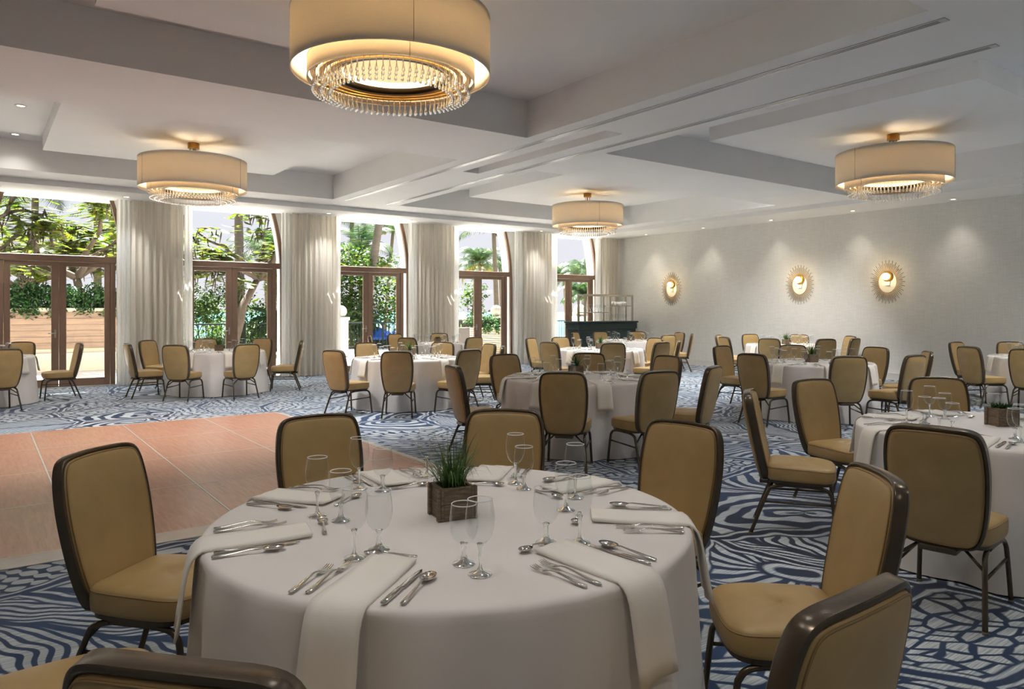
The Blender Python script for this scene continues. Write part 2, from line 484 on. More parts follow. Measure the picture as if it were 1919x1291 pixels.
for (x0, x1, ya, yb) in ((-0.75, 5.97, 7.84, 9.6), (7.5, 14.22, 7.93, 9.6)):
    hquad(x0, x1, YB, 2.68, Z1); hquad(x0, x1, ya, yb, Z1); hquad(x0, x1, 14.53, YSTEP, Z1)
hquad(XL, XR, YSTEP, YW, ZS); hquad(XSTEP, XR, YB, YSTEP, ZS)
quad([(XL, YSTEP, Z1), (XSTEP, YSTEP, Z1), (XSTEP, YSTEP, ZS), (XL, YSTEP, ZS)])
quad([(XSTEP, YB, Z1), (XSTEP, YB, ZS), (XSTEP, YSTEP, ZS), (XSTEP, YSTEP, Z1)])
for (x0, x1, y0, y1) in COF:
    hquad(x0, x1, y0, y1, Z2)
    for (xa, ya, xb, yb) in ((x0, y0, x1, y0), (x1, y0, x1, y1), (x1, y1, x0, y1), (x0, y1, x0, y0)):
        quad([(xa, ya, Z1), (xb, yb, Z1), (xb, yb, Z2), (xa, ya, Z2)])
ceil = tag(mb.build('ceiling', 'ceiling_paint'), kind='structure')
PAN = [(2.65, 5.25), (2.68, 12.05), (10.86, 12.05), (10.87, 5.37)]
for (cx, cy) in PAN:
    h = 1.86; hy = 1.86 if cy < 8 else 1.93
    mb = MB(); mb.box(cx - h, cx + h, cy - hy, cy + hy, ZP, Z2 + 0.02)
    mb.build('ceiling_panel', 'ceiling_paint', ceil)
for x in (6.25, 7.22):                       # sliding wall tracks set into the beam
    t = MB(); t.box(x - 0.045, x + 0.045, 2.66, 14.5, Z1 - 0.008, Z1 - 0.0005)
    tk = t.build('wall_track', 'track_metal', ceil)
    for d_ in (-0.016, 0.016):
        t = MB(); t.box(x + d_ - 0.005, x + d_ + 0.005, 2.72, 14.46, Z1 - 0.0088, Z1 - 0.0075); t.build('track_slot', 'black_gap', tk)
mb = MB(); mb.box(XL - 0.3, XR + 0.3, YB - 0.3, YW + WT, 4.55, 4.85)
tag(mb.build('roof', 'wall_paint'), kind='structure')

# plain walls
mb = MB(); mb.box(XR, XR + 0.3, YB - 0.3, YW + WT, 0, 4.6)
tag(mb.build('wall_right', 'grasscloth'), kind='structure')
mb = MB(); mb.box(XL - 0.3, XR, YB - 0.3, YB, 0, 4.6)
tag(mb.build('wall_back', 'wall_paint'), kind='structure')
mb = MB(); mb.box(XL - 0.3, XL, YB, YW + WT, 0, 4.6)
tag(mb.build('wall_left', 'wall_paint'), kind='structure')
mb = MB(); mb.box(XR - 0.018, XR, YB, YW, 0, 0.13); mb.box(XR - 0.024, XR, YB, YW, 0.13, 0.15)
tag(mb.build('baseboard_right', 'white_trim'), kind='structure')

# window wall with arched openings cut off by the soffit
AW, AZ0, AH = 1.16, 2.2, 2.69
def half(z): return AW if z <= AZ0 else AW * math.sqrt(max(0.0, 1 - ((z - AZ0) / AH) ** 2))
ZSEG = [0.0, 2.2] + [2.2 + (ZS - 2.2) * i / 14 for i in range(1, 15)]
mb = MB()
ks = sorted(WIN)
bounds = [(None, ks[0])] + [(ks[i], ks[i + 1]) for i in range(len(ks) - 1)] + [(ks[-1], None)]
for a_, b_ in bounds:
    lo = [(WIN[a_] + half(z), z) if a_ is not None else (XL, z) for z in ZSEG]
    hi = [(WIN[b_] - half(z), z) if b_ is not None else (XR, z) for z in ZSEG]
    n = len(ZSEG)
    v = [(x, YW, z) for x, z in lo] + [(x, YW, z) for x, z in hi] + [(x, YW + WT, z) for x, z in lo] + [(x, YW + WT, z) for x, z in hi]
    f = []
    for i in range(n - 1):
        f += [(i, n + i, n + i + 1, i + 1), (2 * n + i, 2 * n + i + 1, 3 * n + i + 1, 3 * n + i), (i, i + 1, 2 * n + i + 1, 2 * n + i), (n + i, 3 * n + i, 3 * n + i + 1, n + i + 1)]
    mb.add(v, f)
mb.box(XL, XR, YW, YW + WT, ZS, 4.6)
tag(mb.build('wall_windows', 'wall_paint'), kind='structure')

FY0, FY1 = YW + 0.02, YW + 0.10
def window(k):
    cx = WIN[k]
    w = thing('window_%d' % (k + 2), (cx, YW, 0), kind='structure')
    y0, y1 = 0.02, 0.10
    for s in (-1, 1):                          # curved jamb following the arch
        m_ = MB(); rr = []
        for z in ZSEG:
            h = half(z)
            rr.append([(s * h, y0, z), (s * (h - 0.075), y0, z), (s * (h - 0.075), y1, z), (s * h, y1, z)])
        m_.rings(rr, smooth=False); m_.build('jamb', 'bronze_frame', w)
        m_ = MB(); m_.bbox(min(s * 0.89, s * 0.98), max(s * 0.89, s * 0.98), y0, y1, 0.0, 2.47, 0.006); m_.build('door_post', 'bronze_frame', w)
    m_ = MB(); hw = half(2.58) - 0.07
    m_.bbox(-hw, hw, y0 - 0.012, y1 + 0.01, 2.47, 2.60, 0.008); m_.build('transom', 'bronze_frame', w)
    m_ = MB(); m_.box(-1.08, 1.08, -0.03, 0.14, 0.0, 0.02); m_.build('threshold', 'alu_trim', w)
    for s in (-1, 1):
        a0, a1 = (0.003, 0.885)
        def bx(m, u0, u1, z0, z1, yy0=y0 + 0.012, yy1=y1 - 0.012): m.bbox(min(s * u0, s * u1), max(s * u0, s * u1), yy0, yy1, z0, z1, 0.005)
        m_ = MB()
        bx(m_, a0, 0.125, 0.02, 2.465); bx(m_, a1 - 0.10, a1, 0.02, 2.465)
        bx(m_, 0.125, a1 - 0.10, 2.38, 2.465); bx(m_, 0.125, a1 - 0.10, 0.02, 0.17)
        lf = m_.build('door_leaf', 'bronze_frame', w)
        m_ = MB(); m_.box(min(s * 0.125, s * 0.785), max(s * 0.125, s * 0.785), 0.052, 0.060, 0.17, 2.38); m_.build('pane', 'pane_glass', lf)
        if s < 0:
            m_ = MB(); m_.bbox(-0.075, -0.045, y0 - 0.004, y0 + 0.012, 0.98, 1.14, 0.003)
            m_.tube([(-0.06, y0, 1.07), (-0.06, y0 - 0.045, 1.07), (-0.075, y0 - 0.05, 1.07), (-0.18, y0 - 0.05, 1.065)], 0.010, 8); m_.build('handle', 'brushed_steel', lf)
        m_ = MB(); m_.box(min(s * 0.98, s * 1.085), max(s * 0.98, s * 1.085), 0.055, 0.062, 0.0, 2.47); m_.build('sidelight_pane', 'pane_glass', w)
    zz = [z for z in ZSEG if z >= 2.60]
    zz = [2.60] + zz
    m_ = MB(); L = [(-(half(z) - 0.075), z) for z in zz]; Rr = [((half(z) - 0.075), z) for z in zz]
    n = len(zz)
    for yy in (0.055, 0.062): m_.add([(x, yy, z) for x, z in L] + [(x, yy, z) for x, z in Rr], [(i, n + i, n + i + 1, i + 1) for i in range(n - 1)])
    m_.build('fanlight_pane', 'pane_glass', w)
for k in range(-1, 6): window(k)

# ------------------------------------------------------------------ curtains
def curtain(name, x0, x1, y, amp, pitch, mat, label, cat, seed, flare=0.0, group=None):
    rnd = random.Random(seed)
    nx = max(24, int((x1 - x0) / pitch * 10)); nz = 10
    ph = rnd.random() * 6; w2 = rnd.uniform(0.3, 0.5)
    rows = []
    for j in range(nz + 1):
        t = j / nz; z = 0.015 + (ZS - 0.02) * (1 - t)
        row = []
        for i in range(nx + 1):
            u = i / nx
            x = x0 + (x1 - x0) * u
            s_ = 1 + flare * t * t
            xc = (x0 + x1) / 2
            x = xc + (x - xc) * s_
            wob = 0.6 * math.sin(2 * PI * x / (pitch * 3.7) + ph) * t
            yy = y + amp * (0.75 + 0.35 * t) * math.sin(2 * PI * (x0 + (x1 - x0) * u) / pitch + ph + wob) + amp * w2 * math.sin(2 * PI * u * (x1 - x0) / (pitch * 2.3) + 1.3 * ph)
            row.append((x, yy, z))
        rows.append(row)
    m_ = MB(); n = nx + 1
    v = [p for r_ in rows for p in r_]
    m_.add(v, [(j * n + i, (j + 1) * n + i, (j + 1) * n + i + 1, j * n + i + 1) for j in range(nz) for i in range(nx)], smooth=True)
    o = m_.build(name, mat)
    tag(o, label, cat, group)
    return o
DR = [(2.21, 2.47, 3.45, 3.63, 'the board-clad planter window'), (5.53, 5.75, 6.80, 6.95, 'the pod-tree window'), (8.77, 9.01, 10.10, 10.27, 'the blue-parasol window'),
      (12.07, 12.39, 13.37, 13.62, 'the slatted-planter window'), (15.13, 15.36, 16.04, None, 'the corner behind the bar')]
for i, (a_, b_, c_, d_, where) in enumerate(DR):
    nxt = ['the pod-tree window', 'the blue-parasol window', 'the slatted-planter window', 'the bar window'][i] if i < 4 else None
    lab = 'pleated beige drape between %s and %s' % (where, nxt) if nxt else 'pleated beige drape hanging in the corner behind the bar'
    curtain('drape', b_, c_, 16.36, 0.045, 0.125, 'drape', lab, 'curtain', 10 + i, 0.02, 'beige drapes on the window wall')
    curtain('sheer_curtain', a_, b_ - 0.015, 16.44, 0.028, 0.085, 'sheer', 'thin white sheer at the edge of %s' % where if nxt else 'thin white sheer at the edge of the bar window', 'curtain', 30 + i, 0.06, 'white sheers on the window wall')
    if d_: curtain('sheer_curtain', c_ + 0.015, d_, 16.44, 0.026, 0.08, 'sheer', 'narrow white sheer opening on %s' % nxt, 'curtain', 50 + i, 0.06, 'white sheers on the window wall')

# ------------------------------------------------------------------ chandeliers
def drop_mesh():
    m_ = MB()
    m_.lathe([(0.0022, 0.0), (0.0025, -0.06), (0.004, -0.085), (0.0095, -0.108), (0.0125, -0.122), (0.0105, -0.135), (0.0, -0.141)], 8)
    return m_
DROP = None
def chandelier(cx, cy, label, near):
    global DROP
    t = thing('chandelier', (cx, cy, 0), random.random() * 6, label, 'chandelier', 'drum chandeliers')
    m_ = MB(); m_.lathe([(0.0, ZP), (0.085, ZP), (0.085, ZP - 0.085), (0.0, ZP - 0.085)], 28, smooth=False); m_.build('canopy', 'brass', t)
    m_ = MB(); m_.lathe([(0.012, ZP - 0.085), (0.012, 3.60)], 10, cap1=True); m_.build('stem', 'brass', t)
    for k in range(3):
        an = k * 2 * PI / 3
        m_ = MB(); m_.tube([(0.05 * math.cos(an), 0.05 * math.sin(an), ZP - 0.085), (0.05 * math.cos(an), 0.05 * math.sin(an), 3.93), (0.12 * math.cos(an), 0.12 * math.sin(an), 3.95)], 0.006, 6); m_.build('cable_grip', 'brass', t)
    def shade(name, R, z0, z1, th=0.004):
        m_ = MB(); m_.lathe([(R, z0), (R, z1), (R - th, z1), (R - th, z0), (R, z0)], 72)
        o = m_.build(name, 'lamp_linen', t)
        m_ = MB()
        for z in (z0, z1): m_.lathe([(R + 0.002, z - 0.004), (R + 0.002, z + 0.004), (R - th - 0.002, z + 0.004), (R - th - 0.002, z - 0.004), (R + 0.002, z - 0.004)], 72)
        m_.build('rim', 'white_trim', o)
        for k in range(3):
            an = 0.4 + k * 2 * PI / 3; c_, s_ = math.cos(an), math.sin(an)
            m_ = MB(); m_.tube([((R + 0.001) * c_, (R + 0.001) * s_, z0), ((R + 0.001) * c_, (R + 0.001) * s_, z1)], 0.0025, 4)
            m_.build('seam', 'tan_piping', o)
        return o
    shade('outer_shade', 0.78, 3.38, 3.83)
    shade('inner_shade', 0.655, 3.315, 3.46)
    m_ = MB()
    for an in (0, PI / 2, PI, 3 * PI / 2): m_.tube([(0, 0, 3.61), (0.771 * math.cos(an), 0.771 * math.sin(an), 3.61)], 0.005, 6)
    m_.build('spider', 'brass', t)
    m_ = MB(); m_.lathe([(0.10, 3.79), (0.774, 3.79), (0.774, 3.793), (0.10, 3.793), (0.10, 3.79)], 48); m_.build('added_uplight_screen', 'lamp_linen', t)  # unseen linen disc added to soften and cut the uplight
    m_ = MB(); m_.lathe([(0.0, 3.44), (0.40, 3.44), (0.40, 3.452), (0.0, 3.452)], 48); m_.build('diffuser', 'diffuser_glow', t)
    m_ = MB()
    for R in (0.61, 0.545, 0.48): m_.lathe([(R + 0.02, 3.352), (R + 0.02, 3.366), (R - 0.02, 3.366), (R - 0.02, 3.352), (R + 0.02, 3.352)], 64)
    m_.build('crystal_frame', 'gold_satin', t)
    m_ = MB(); m_.lathe([(0.45, 3.352), (0.45, 3.40), (0.425, 3.40), (0.425, 3.352), (0.45, 3.352)], 64); m_.build('inner_band', 'dark_bronze', t)
    spots = []
    for R, dz, n in ((0.61, 0.0, 80), (0.545, -0.012, 72), (0.48, -0.028, 64)):
        for i in range(n):
            an = 2 * PI * i / n
            spots.append((R * math.cos(an), R * math.sin(an), 3.352 + dz))
    if near:
        if DROP is None: DROP = drop_mesh().build('crystal_drop', 'crystal', t)
        DROP.location = spots[0]
        for p in spots[1:]: inst(DROP, t, p)
    else:
        big = MB(); d_ = drop_mesh()
        for p in spots: big.add([(v[0] + p[0], v[1] + p[1], v[2] + p[2]) for v in d_.v], d_.f, 0, True)
        o = big.build('crystal_fringe', 'crystal', t); o['kind'] = 'stuff'
    for z, e_, r_ in ((3.66, CHAND_W, 0.08),):
        for k in range(3):
            an = k * 2 * PI / 3 + 0.5
            ld = bpy.data.lights.new('chandelier_bulb', 'POINT'); ld.energy = e_ / 3; ld.color = (1.0, 0.80, 0.55); ld.shadow_soft_size = 0.05
            lo = bpy.data.objects.new('chandelier_bulb', ld); link(lo, t); lo.location = (0.25 * math.cos(an), 0.25 * math.sin(an), z)
    return t
chandelier(*PAN[0], 'drum chandelier with crystal drops over the wooden dance floor edge', True)
chandelier(*PAN[1], 'drum chandelier with crystal fringe before the pod-tree window', False)
chandelier(*PAN[2], 'drum chandelier with crystal fringe closest to the bar', False)
chandelier(*PAN[3], 'drum chandelier with crystal fringe beside the sunburst sconce wall', False)

# ------------------------------------------------------------------ recessed downlights, with added fill lamps
def downlight(x, y, z, label, group, w=DOWN_W, ang=130, tint=(1.0, 0.93, 0.84)):
    t = thing('downlight', (x, y, z), 0, label, 'downlight', group)
    m_ = MB(); m_.lathe([(0.075, 0.0), (0.075, -0.006), (0.052, -0.010), (0.046, 0.0)], 24); m_.build('trim_ring', 'white_trim', t)
    m_ = MB(); m_.lathe([(0.0, -0.004), (0.046, -0.004)], 24); m_.build('lens', 'bulb_glow', t)
    ld = bpy.data.lights.new('downlight_lamp', 'SPOT'); ld.energy = w; ld.color = tint; ld.spot_size = math.radians(ang); ld.spot_blend = 1.0; ld.shadow_soft_size = 0.09
    lo = bpy.data.objects.new('downlight_lamp', ld); link(lo, t); lo.location = (0, 0, -0.03)
for i in range(6): downlight(15.72, 4.5 + 2.08 * i, ZS, 'small recessed downlight in the soffit along the sconce wall', 'downlights along the sconce wall', DOWN_W * 0.5, 84, (1.0, 0.90, 0.76))
for i in range(8): downlight(0.25 + 2.07 * i, 15.97, ZS, 'small recessed downlight in the soffit along the windows', 'downlights along the window wall', DOWN_W * 1.8, 86, (1.0, 0.99, 0.98))
for x, y in ((0.46, 12.14), (0.46, 14.15)):
    downlight(x, y, Z2, 'round recessed downlight in the coffer before the pod-tree window', 'downlights in the coffer before the pod-tree window', DOWN_W * 0.4)
for x, y, nm in ((0.4, 9.86, 'before the pod-tree window'), (2.65, 9.86, 'before the pod-tree window'), (4.9, 9.86, 'before the pod-tree window'), (8.4, 9.86, 'closest to the bar'), (10.86, 9.86, 'closest to the bar'), (13.4, 9.86, 'closest to the bar'),
                 (0.4, 3.0, 'over the dance floor edge'), (2.65, 3.0, 'over the dance floor edge'), (4.9, 3.0, 'over the dance floor edge'), (8.4, 3.0, 'beside the sconce wall'), (10.86, 3.0, 'beside the sconce wall'), (13.4, 3.0, 'beside the sconce wall')):
    downlight(x, y, Z2, 'added fill downlight on the unseen near side of the coffer %s' % nm, 'added fill downlights in the coffer %s' % nm, DOWN_W * ((11.0 if x > 13 else 5.2) if y > 5 else (0.75 if x < 6 else (6.0 if x > 13 else 3.6))), 130, (1.0, 0.99, 0.98))  # fill lamps added where the beams hide them from the camera
for x in (-4.5, 0.5, 4.0, 9.0, 13.0):  # unseen fill lamps added to brighten the foreground from above
    for y in (-3.5, -0.8, 1.4): downlight(x, y, Z1, 'added fill downlight in the unseen flat ceiling beyond the coffers', 'added fill downlights in the flat ceiling', DOWN_W * 0.75)

# ------------------------------------------------------------------ sunburst sconces
def sconce(y, label):
    t = thing('sunburst_sconce', (XR, y, 2.14), 0, label, 'wall light', 'sunburst sconces')
    m_ = MB(); n = 60
    for i in range(n):
        an = 2 * PI * i / n
        k_ = 1.0 if i % 2 == 0 else 0.86
        c_, s_ = math.cos(an), math.sin(an)
        m_.tube([(-0.02, 0.20 * c_, 0.24 * s_), (-0.02, 0.38 * k_ * c_, 0.48 * k_ * s_)], [0.0068, 0.005], 5)
    o = m_.build('rays', 'gold_ray', t); o['kind'] = 'stuff'
    m_ = MB(); m_.tube([(-0.02, 0.20 * math.cos(2 * PI * i / 40), 0.24 * math.sin(2 * PI * i / 40)) for i in range(40)], 0.007, 6, closed=True); m_.build('ring', 'gold_ray', t)
    m_ = MB(); m_.lathe([(0.0, 0.0), (0.105, 0.0), (0.115, 0.02), (0.10, 0.035), (0.0, 0.03)], 32)
    o = m_.build('reflector', 'gold_satin', t); o.rotation_euler = (0, -PI / 2, 0); o.location = (-0.001, 0, 0.12)
    m_ = MB(); m_.lathe([(0.0, 0.0), (0.03, 0.004), (0.066, 0.022), (0.076, 0.055), (0.066, 0.088), (0.036, 0.108), (0.0, 0.113)], 24)
    o = m_.build('globe', 'globe_glow', t); o.rotation_euler = (0, -PI / 2, 0); o.location = (-0.035, 0, 0.12)
    m_ = MB(); m_.box(-0.02, 0, -0.05, 0.05, -0.08, 0.03); m_.build('mount', 'white_trim', t)
    ld = bpy.data.lights.new('sconce_bulb', 'POINT'); ld.energy = 2.6; ld.color = (1.0, 0.72, 0.36); ld.shadow_soft_size = 0.06
    lo = bpy.data.objects.new('sconce_bulb', ld); link(lo, t); lo.location = (-0.22, 0, 0.12)
simple('gold_ray', rgb(150, 126, 92), 0.45, metal=0.4)
sconce(14.25, 'gold sunburst sconce with lit globe closest to the bar')
sconce(10.19, 'gold sunburst sconce with lit globe between the two others')
sconce(8.07, 'gold sunburst sconce with lit globe farthest from the bar')

# ------------------------------------------------------------------ dance floor
DX1, DY0, DY1 = 3.5, 5.3, 10.66
df = thing('dance_floor', (0, 0, 0), 0, 'portable wooden dance floor of reddish panels with a pale edge ramp', 'dance floor')
nxp, nyp = 6, 4
pw, pd = 1.0, (DY1 - DY0) / nyp
m_ = MB(); m_.bbox(0.0075, pw - 0.0075, 0.0075, pd - 0.0075, 0.0, 0.022, 0.003)
pan = m_.build('floor_panel', 'dance_wood', df)
for i in range(nxp):
    for j in range(nyp):
        o = pan if i == j == 0 else inst(pan, df)
        o.location = (DX1 - (i + 1) * pw, DY0 + j * pd, 0.001)
for i in range(nxp + 1):
    x = DX1 - i * pw; m_ = MB(); m_.box(x - 0.007, x + 0.007, DY0, DY1, 0.0005, 0.0236); m_.build('joint_strip', 'alu_trim', df)
for j in range(nyp + 1):
    y = DY0 + j * pd; m_ = MB(); m_.box(DX1 - nxp * pw, DX1, y - 0.007, y + 0.007, 0.0005, 0.0238); m_.build('joint_strip', 'alu_trim', df)
def ramp_(p, q, out):
    m_ = MB(); ox, oy = out
    v = [(p[0], p[1], 0.001), (q[0], q[1], 0.001), (q[0], q[1], 0.024), (p[0], p[1], 0.024),
         (p[0] + ox, p[1] + oy, 0.001), (q[0] + ox, q[1] + oy, 0.001), (q[0] + ox, q[1] + oy, 0.006), (p[0] + ox, p[1] + oy, 0.006)]
    m_.add(v, [(0, 1, 2, 3), (4, 7, 6, 5), (2, 6, 7, 3), (0, 4, 5, 1), (0, 3, 7, 4), (1, 5, 6, 2)])
    m_.build('edge_ramp', 'alu_trim', df)
XD0 = DX1 - nxp * pw
ramp_((XD0, DY0), (DX1, DY0), (0, -0.16)); ramp_((XD0, DY1), (DX1, DY1), (0, 0.07)); ramp_((DX1, DY0), (DX1, DY1), (0.10, 0))

# ------------------------------------------------------------------ chairs
def back_outline():
    H = [(0.0, 0.0), (0.09, 0.001), (0.145, 0.010), (0.178, 0.038), (0.200, 0.10), (0.216, 0.19), (0.226, 0.30), (0.229, 0.40), (0.223, 0.49), (0.211, 0.55), (0.188, 0.588), (0.145, 0.605), (0.075, 0.611), (0.0, 0.613)]
    pts = [(x, y, 0) for x, y in H] + [(-x, y, 0) for x, y in H[-2:0:-1]]
    return [(p.x, p.y) for p in catmull(pts, 3)]
TILT = math.radians(12)
def bp(u, v, w):
    """point on the backrest: u across, v up along it, w out of its front"""
    w = w + 0.42 * u * u - 0.03 * (v / 0.6) * (1 - v / 0.6)
    return (u, -0.212 - v * math.sin(TILT) + w * math.cos(TILT), 0.348 + v * math.cos(TILT) + w * math.sin(TILT))
def make_chair():
    t = thing('banquet_chair', (0, 0, 0))
    O = back_outline(); n = len(O); cy = 0.30
    def ins(k, d):
        x, y = O[k]; x0, y0 = O[k - 1]; x1, y1 = O[(k + 1) % n]
        tx, ty = x1 - x0, y1 - y0; l = math.hypot(tx, ty)
        return (x - d * ty / l, y + d * tx / l)
    m_ = MB()
    prof = [(0.0, -0.020), (-0.0, 0.020), (0.007, 0.026), (0.016, 0.022), (0.018, 0.0), (0.016, -0.022), (0.007, -0.026)]
    rr = []
    for d_, w in prof + [prof[0]]: rr.append([bp(*ins(k, d_), w) for k in range(n)])
    m_.rings(rr, False, False); m_.build('back_frame', 'bronze_metal', t)
    def pad(name, sgn):
        m_ = MB(); rr = []
        for d_, w in ((0.017, 0.010), (0.019, 0.024), (0.026, 0.031), (0.040, 0.034), (0.075, 0.040), (0.12, 0.043)):
            ring = []
            for k in range(n):
                if d_ < 0.05: u, v = ins(k, d_)
                else:
                    u0, v0 = ins(k, 0.040); f_ = 1 - (d_ - 0.04) / 0.20
                    u, v = u0 * f_, cy + (v0 - cy) * (1 - (d_ - 0.04) / 0.30)
                ring.append(bp(u, v, sgn * w))
            rr.append(ring)
        rr.append([bp(0.001 * math.cos(2 * PI * k / n), cy + 0.001 * math.sin(2 * PI * k / n), sgn * 0.045) for k in range(n)])
        if sgn < 0: rr = [list(reversed(r_)) for r_ in rr]
        m_.rings(rr, False, True); o = m_.build(name, 'tan_vinyl', t)
        m_ = MB(); m_.tube([bp(*ins(k, 0.023), sgn * 0.0295) for k in range(n)], 0.0030, 5, closed=True); m_.build('piping', 'tan_piping', o)
    pad('front_pad', 1); pad('rear_pad', -1)
    # seat
    S = [(0, 0.232), (0.10, 0.230), (0.165, 0.218), (0.205, 0.185), (0.222, 0.13), (0.224, 0.04), (0.215, -0.08), (0.200, -0.165), (0.17, -0.195), (0.09, -0.20), (0, -0.20)]
    pts = [(x, y, 0) for x, y in S] + [(-x, y, 0) for x, y in S[-2:0:-1]]
    SO = [(p.x, p.y) for p in reversed(catmull(pts, 3))]; ns = len(SO)
    m_ = MB(); rr = []
    for f_, z in ((0.955, 0.372), (0.985, 0.376), (1.0, 0.390), (1.005, 0.425), (1.0, 0.446), (0.985, 0.460), (0.955, 0.468), (0.85, 0.476), (0.6, 0.483), (0.3, 0.486), (0.01, 0.487)):
        rr.append([(x * f_, y * f_, z - 0.012 * max(0, y / 0.23) ** 2 * (1 if z > 0.42 else 0)) for x, y in SO])
    m_.rings(rr, True, True); sc_ = m_.build('seat_cushion', 'tan_vinyl', t)
    m_ = MB(); m_.tube([(x * 0.992, y * 0.992, 0.4545 - 0.012 * max(0, y / 0.23) ** 2) for x, y in SO], 0.0030, 5, closed=True); m_.build('piping', 'tan_piping', sc_)
    m_ = MB(); m_.rings([[(x * f_, y * f_, z) for x, y in SO] for f_, z in ((0.90, 0.350), (0.94, 0.352), (0.94, 0.374))], True, True, smooth=False); m_.build('seat_pan', 'bronze_metal', t)
    for s in (-1, 1):
        m_ = MB(); m_.tube([tuple(p) for p in catmull([(s * 0.185, -0.10, 0.343), (s * 0.188, 0.06, 0.343), (s * 0.192, 0.155, 0.335), (s * 0.197, 0.195, 0.305), (s * 0.202, 0.208, 0.25), (s * 0.215, 0.232, 0.008)], 5, False)], 0.0125, 8)
        lg = m_.build('leg', 'bronze_metal', t)
        m_ = MB(); m_.lathe([(0.0, 0.0), (0.014, 0.0), (0.014, 0.014), (0.0125, 0.016)], 8, (s * 0.215, 0.232, 0)); m_.build('glide', 'glide', lg)
        m_ = MB(); m_.tube([tuple(p) for p in catmull([(s * 0.175, 0.02, 0.343), (s * 0.178, -0.08, 0.341), (s * 0.184, -0.165, 0.322), (s * 0.190, -0.200, 0.27), (s * 0.212, -0.300, 0.008)], 5, False)], 0.0125, 8)
        lg = m_.build('leg', 'bronze_metal', t)
        m_ = MB(); m_.lathe([(0.0, 0.0), (0.014, 0.0), (0.014, 0.014), (0.0125, 0.016)], 8, (s * 0.212, -0.300, 0)); m_.build('glide', 'glide', lg)
        m_ = MB(); m_.tube([(s * 0.203, 0.212, 0.235), (s * 0.194, -0.215, 0.225)], 0.008, 6); m_.build('stretcher', 'bronze_metal', t)
        m_ = MB(); m_.tube([(s * 0.190, -0.205, 0.262), (s * 0.09, -0.16, 0.345)], 0.008, 6); m_.build('brace', 'bronze_metal', t)
    m_ = MB(); m_.bbox(-0.085, 0.085, -0.252, -0.13, 0.322, 0.351, 0.005); m_.build('bracket', 'bronze_metal', t)
    return t
CHAIR = make_chair()
used = [False]
REF = dict(T1='the tall-grass planter table', T2='the succulent planter table', T3='the agave planter table', T4="the dance-floor far corner table",
           T5='the table before the pod-tree window', T6='the table before the board-planter window', T7='the table before the parasol-window drape',
           T8='the second table from the bar', T9='the table directly before the bar', T10='the mid-floor table facing the sconces',
           T11='the table under the middle sconces', T12='the wall-side table farthest from the bar')
TC = dict(T1=(1.38, 2.26), T2=(5.2, 1.88), T3=(5.42, 6.15), T4=(5.52, 10.38), T5=(3.55, 14.15), T6=(-0.1, 14.55), T7=(8.5, 14.6), T8=(9.78, 10.5),
          T9=(13.25, 13.1), T10=(9.68, 5.95), T11=(14.4, 9.45), T12=(13.95, 4.4))
DIRN = ['sconce-wall', 'window-and-sconce', 'window', 'window-and-dance-floor', 'dance-floor', 'entrance-and-dance-floor', 'entrance', 'entrance-and-sconce']
def dirname(a): return DIRN[int(round((a % 360) / 45.0)) % 8]
CH = {'T1': [(320, 1.51), (7, 1.50), (47, 1.50), (87, 1.52), (132, 1.51), (177, 1.52), (222, 1.53), (271, 1.51)],
      'T2': [(37, 1.60), (79, 1.54), (124, 1.54), (189, 1.53)],
      'T3': [2, 44, 89, 170, 223, 258, 293], 'T4': [38, 91, 197, 236, 278, 324, 356], 'T5': [40, 84, 131, 186, 231, 274, 340], 'T6': [5, 61, 286],
      'T7': [57, 103, 155, 216, 272], 'T8': [81, 116, 190, 236, 275, 311, 357], 'T9': [37, 77, 116, 260, 310, 347], 'T10': [42, 94, 183, 228, 266, 309, 354],
      'T11': [22, 66, 111, 156, 201, 243, 275, 330], 'T12': [40, 81, 154, 187]}
BACK_OFF = 0.34                                # from seat centre to the top of the back
for tn, lst in CH.items():
    cx, cy = TC[tn]
    for it in lst:
        a_, rr_ = it if isinstance(it, tuple) else (it, 1.53)
        ar = math.radians(a_)
        rs = rr_ - BACK_OFF
        if not used[0]: c_ = CHAIR; used[0] = True
        else: c_ = copy_tree(CHAIR)
        c_.location = (cx + rs * math.cos(ar), cy + rs * math.sin(ar), 0)
        jit = (random.random() - 0.5) * 0.10 if tn != 'T1' else 0.0
        c_.rotation_euler = (0, 0, ar + PI / 2 + jit)
        tag(c_, 'tan chair with dark frame, %s side of %s' % (dirname(a_), REF[tn]), 'chair', 'chairs around %s' % REF[tn])

# ------------------------------------------------------------------ tables and cloths
TR, TZ = 0.838, 0.745
def cloth_mesh(seed):
    rnd = random.Random(seed)
    N, m_ = 168, MB()
    ph = [rnd.random() * 6.28 for _ in range(6)]
    fr = [rnd.choice((9, 10, 11)), rnd.choice((14, 15, 16)), rnd.choice((21, 23)), 5]
    def fold(th): return 0.45 * math.sin(fr[0] * th + ph[0]) + 0.40 * math.sin(fr[1] * th + ph[1]) + 0.22 * math.sin(fr[2] * th + ph[2]) + 0.25 * math.sin(fr[3] * th + ph[3])
    prof = [(0.02, 0.762, 0), (0.4, 0.762, 0), (0.7, 0.762, 0), (0.80, 0.7618, 0), (0.826, 0.7605, 0), (0.8395, 0.755, 0.0), (0.8455, 0.744, 0.003), (0.848, 0.725, 0.009)]
    for i in range(1, 13):
        t = i / 12
        prof.append((0.850 + 0.040 * t, 0.725 - 0.715 * t, 0.013 + 0.036 * t))
    rr = []
    for r_, z, am in prof:
        rr.append([((r_ + am * fold(2 * PI * k / N)) * math.cos(2 * PI * k / N), (r_ + am * fold(2 * PI * k / N)) * math.sin(2 * PI * k / N), z) for k in range(N)])
    m_.rings(rr, True, False)
    return m_
CLOTHS = []
tab0 = None
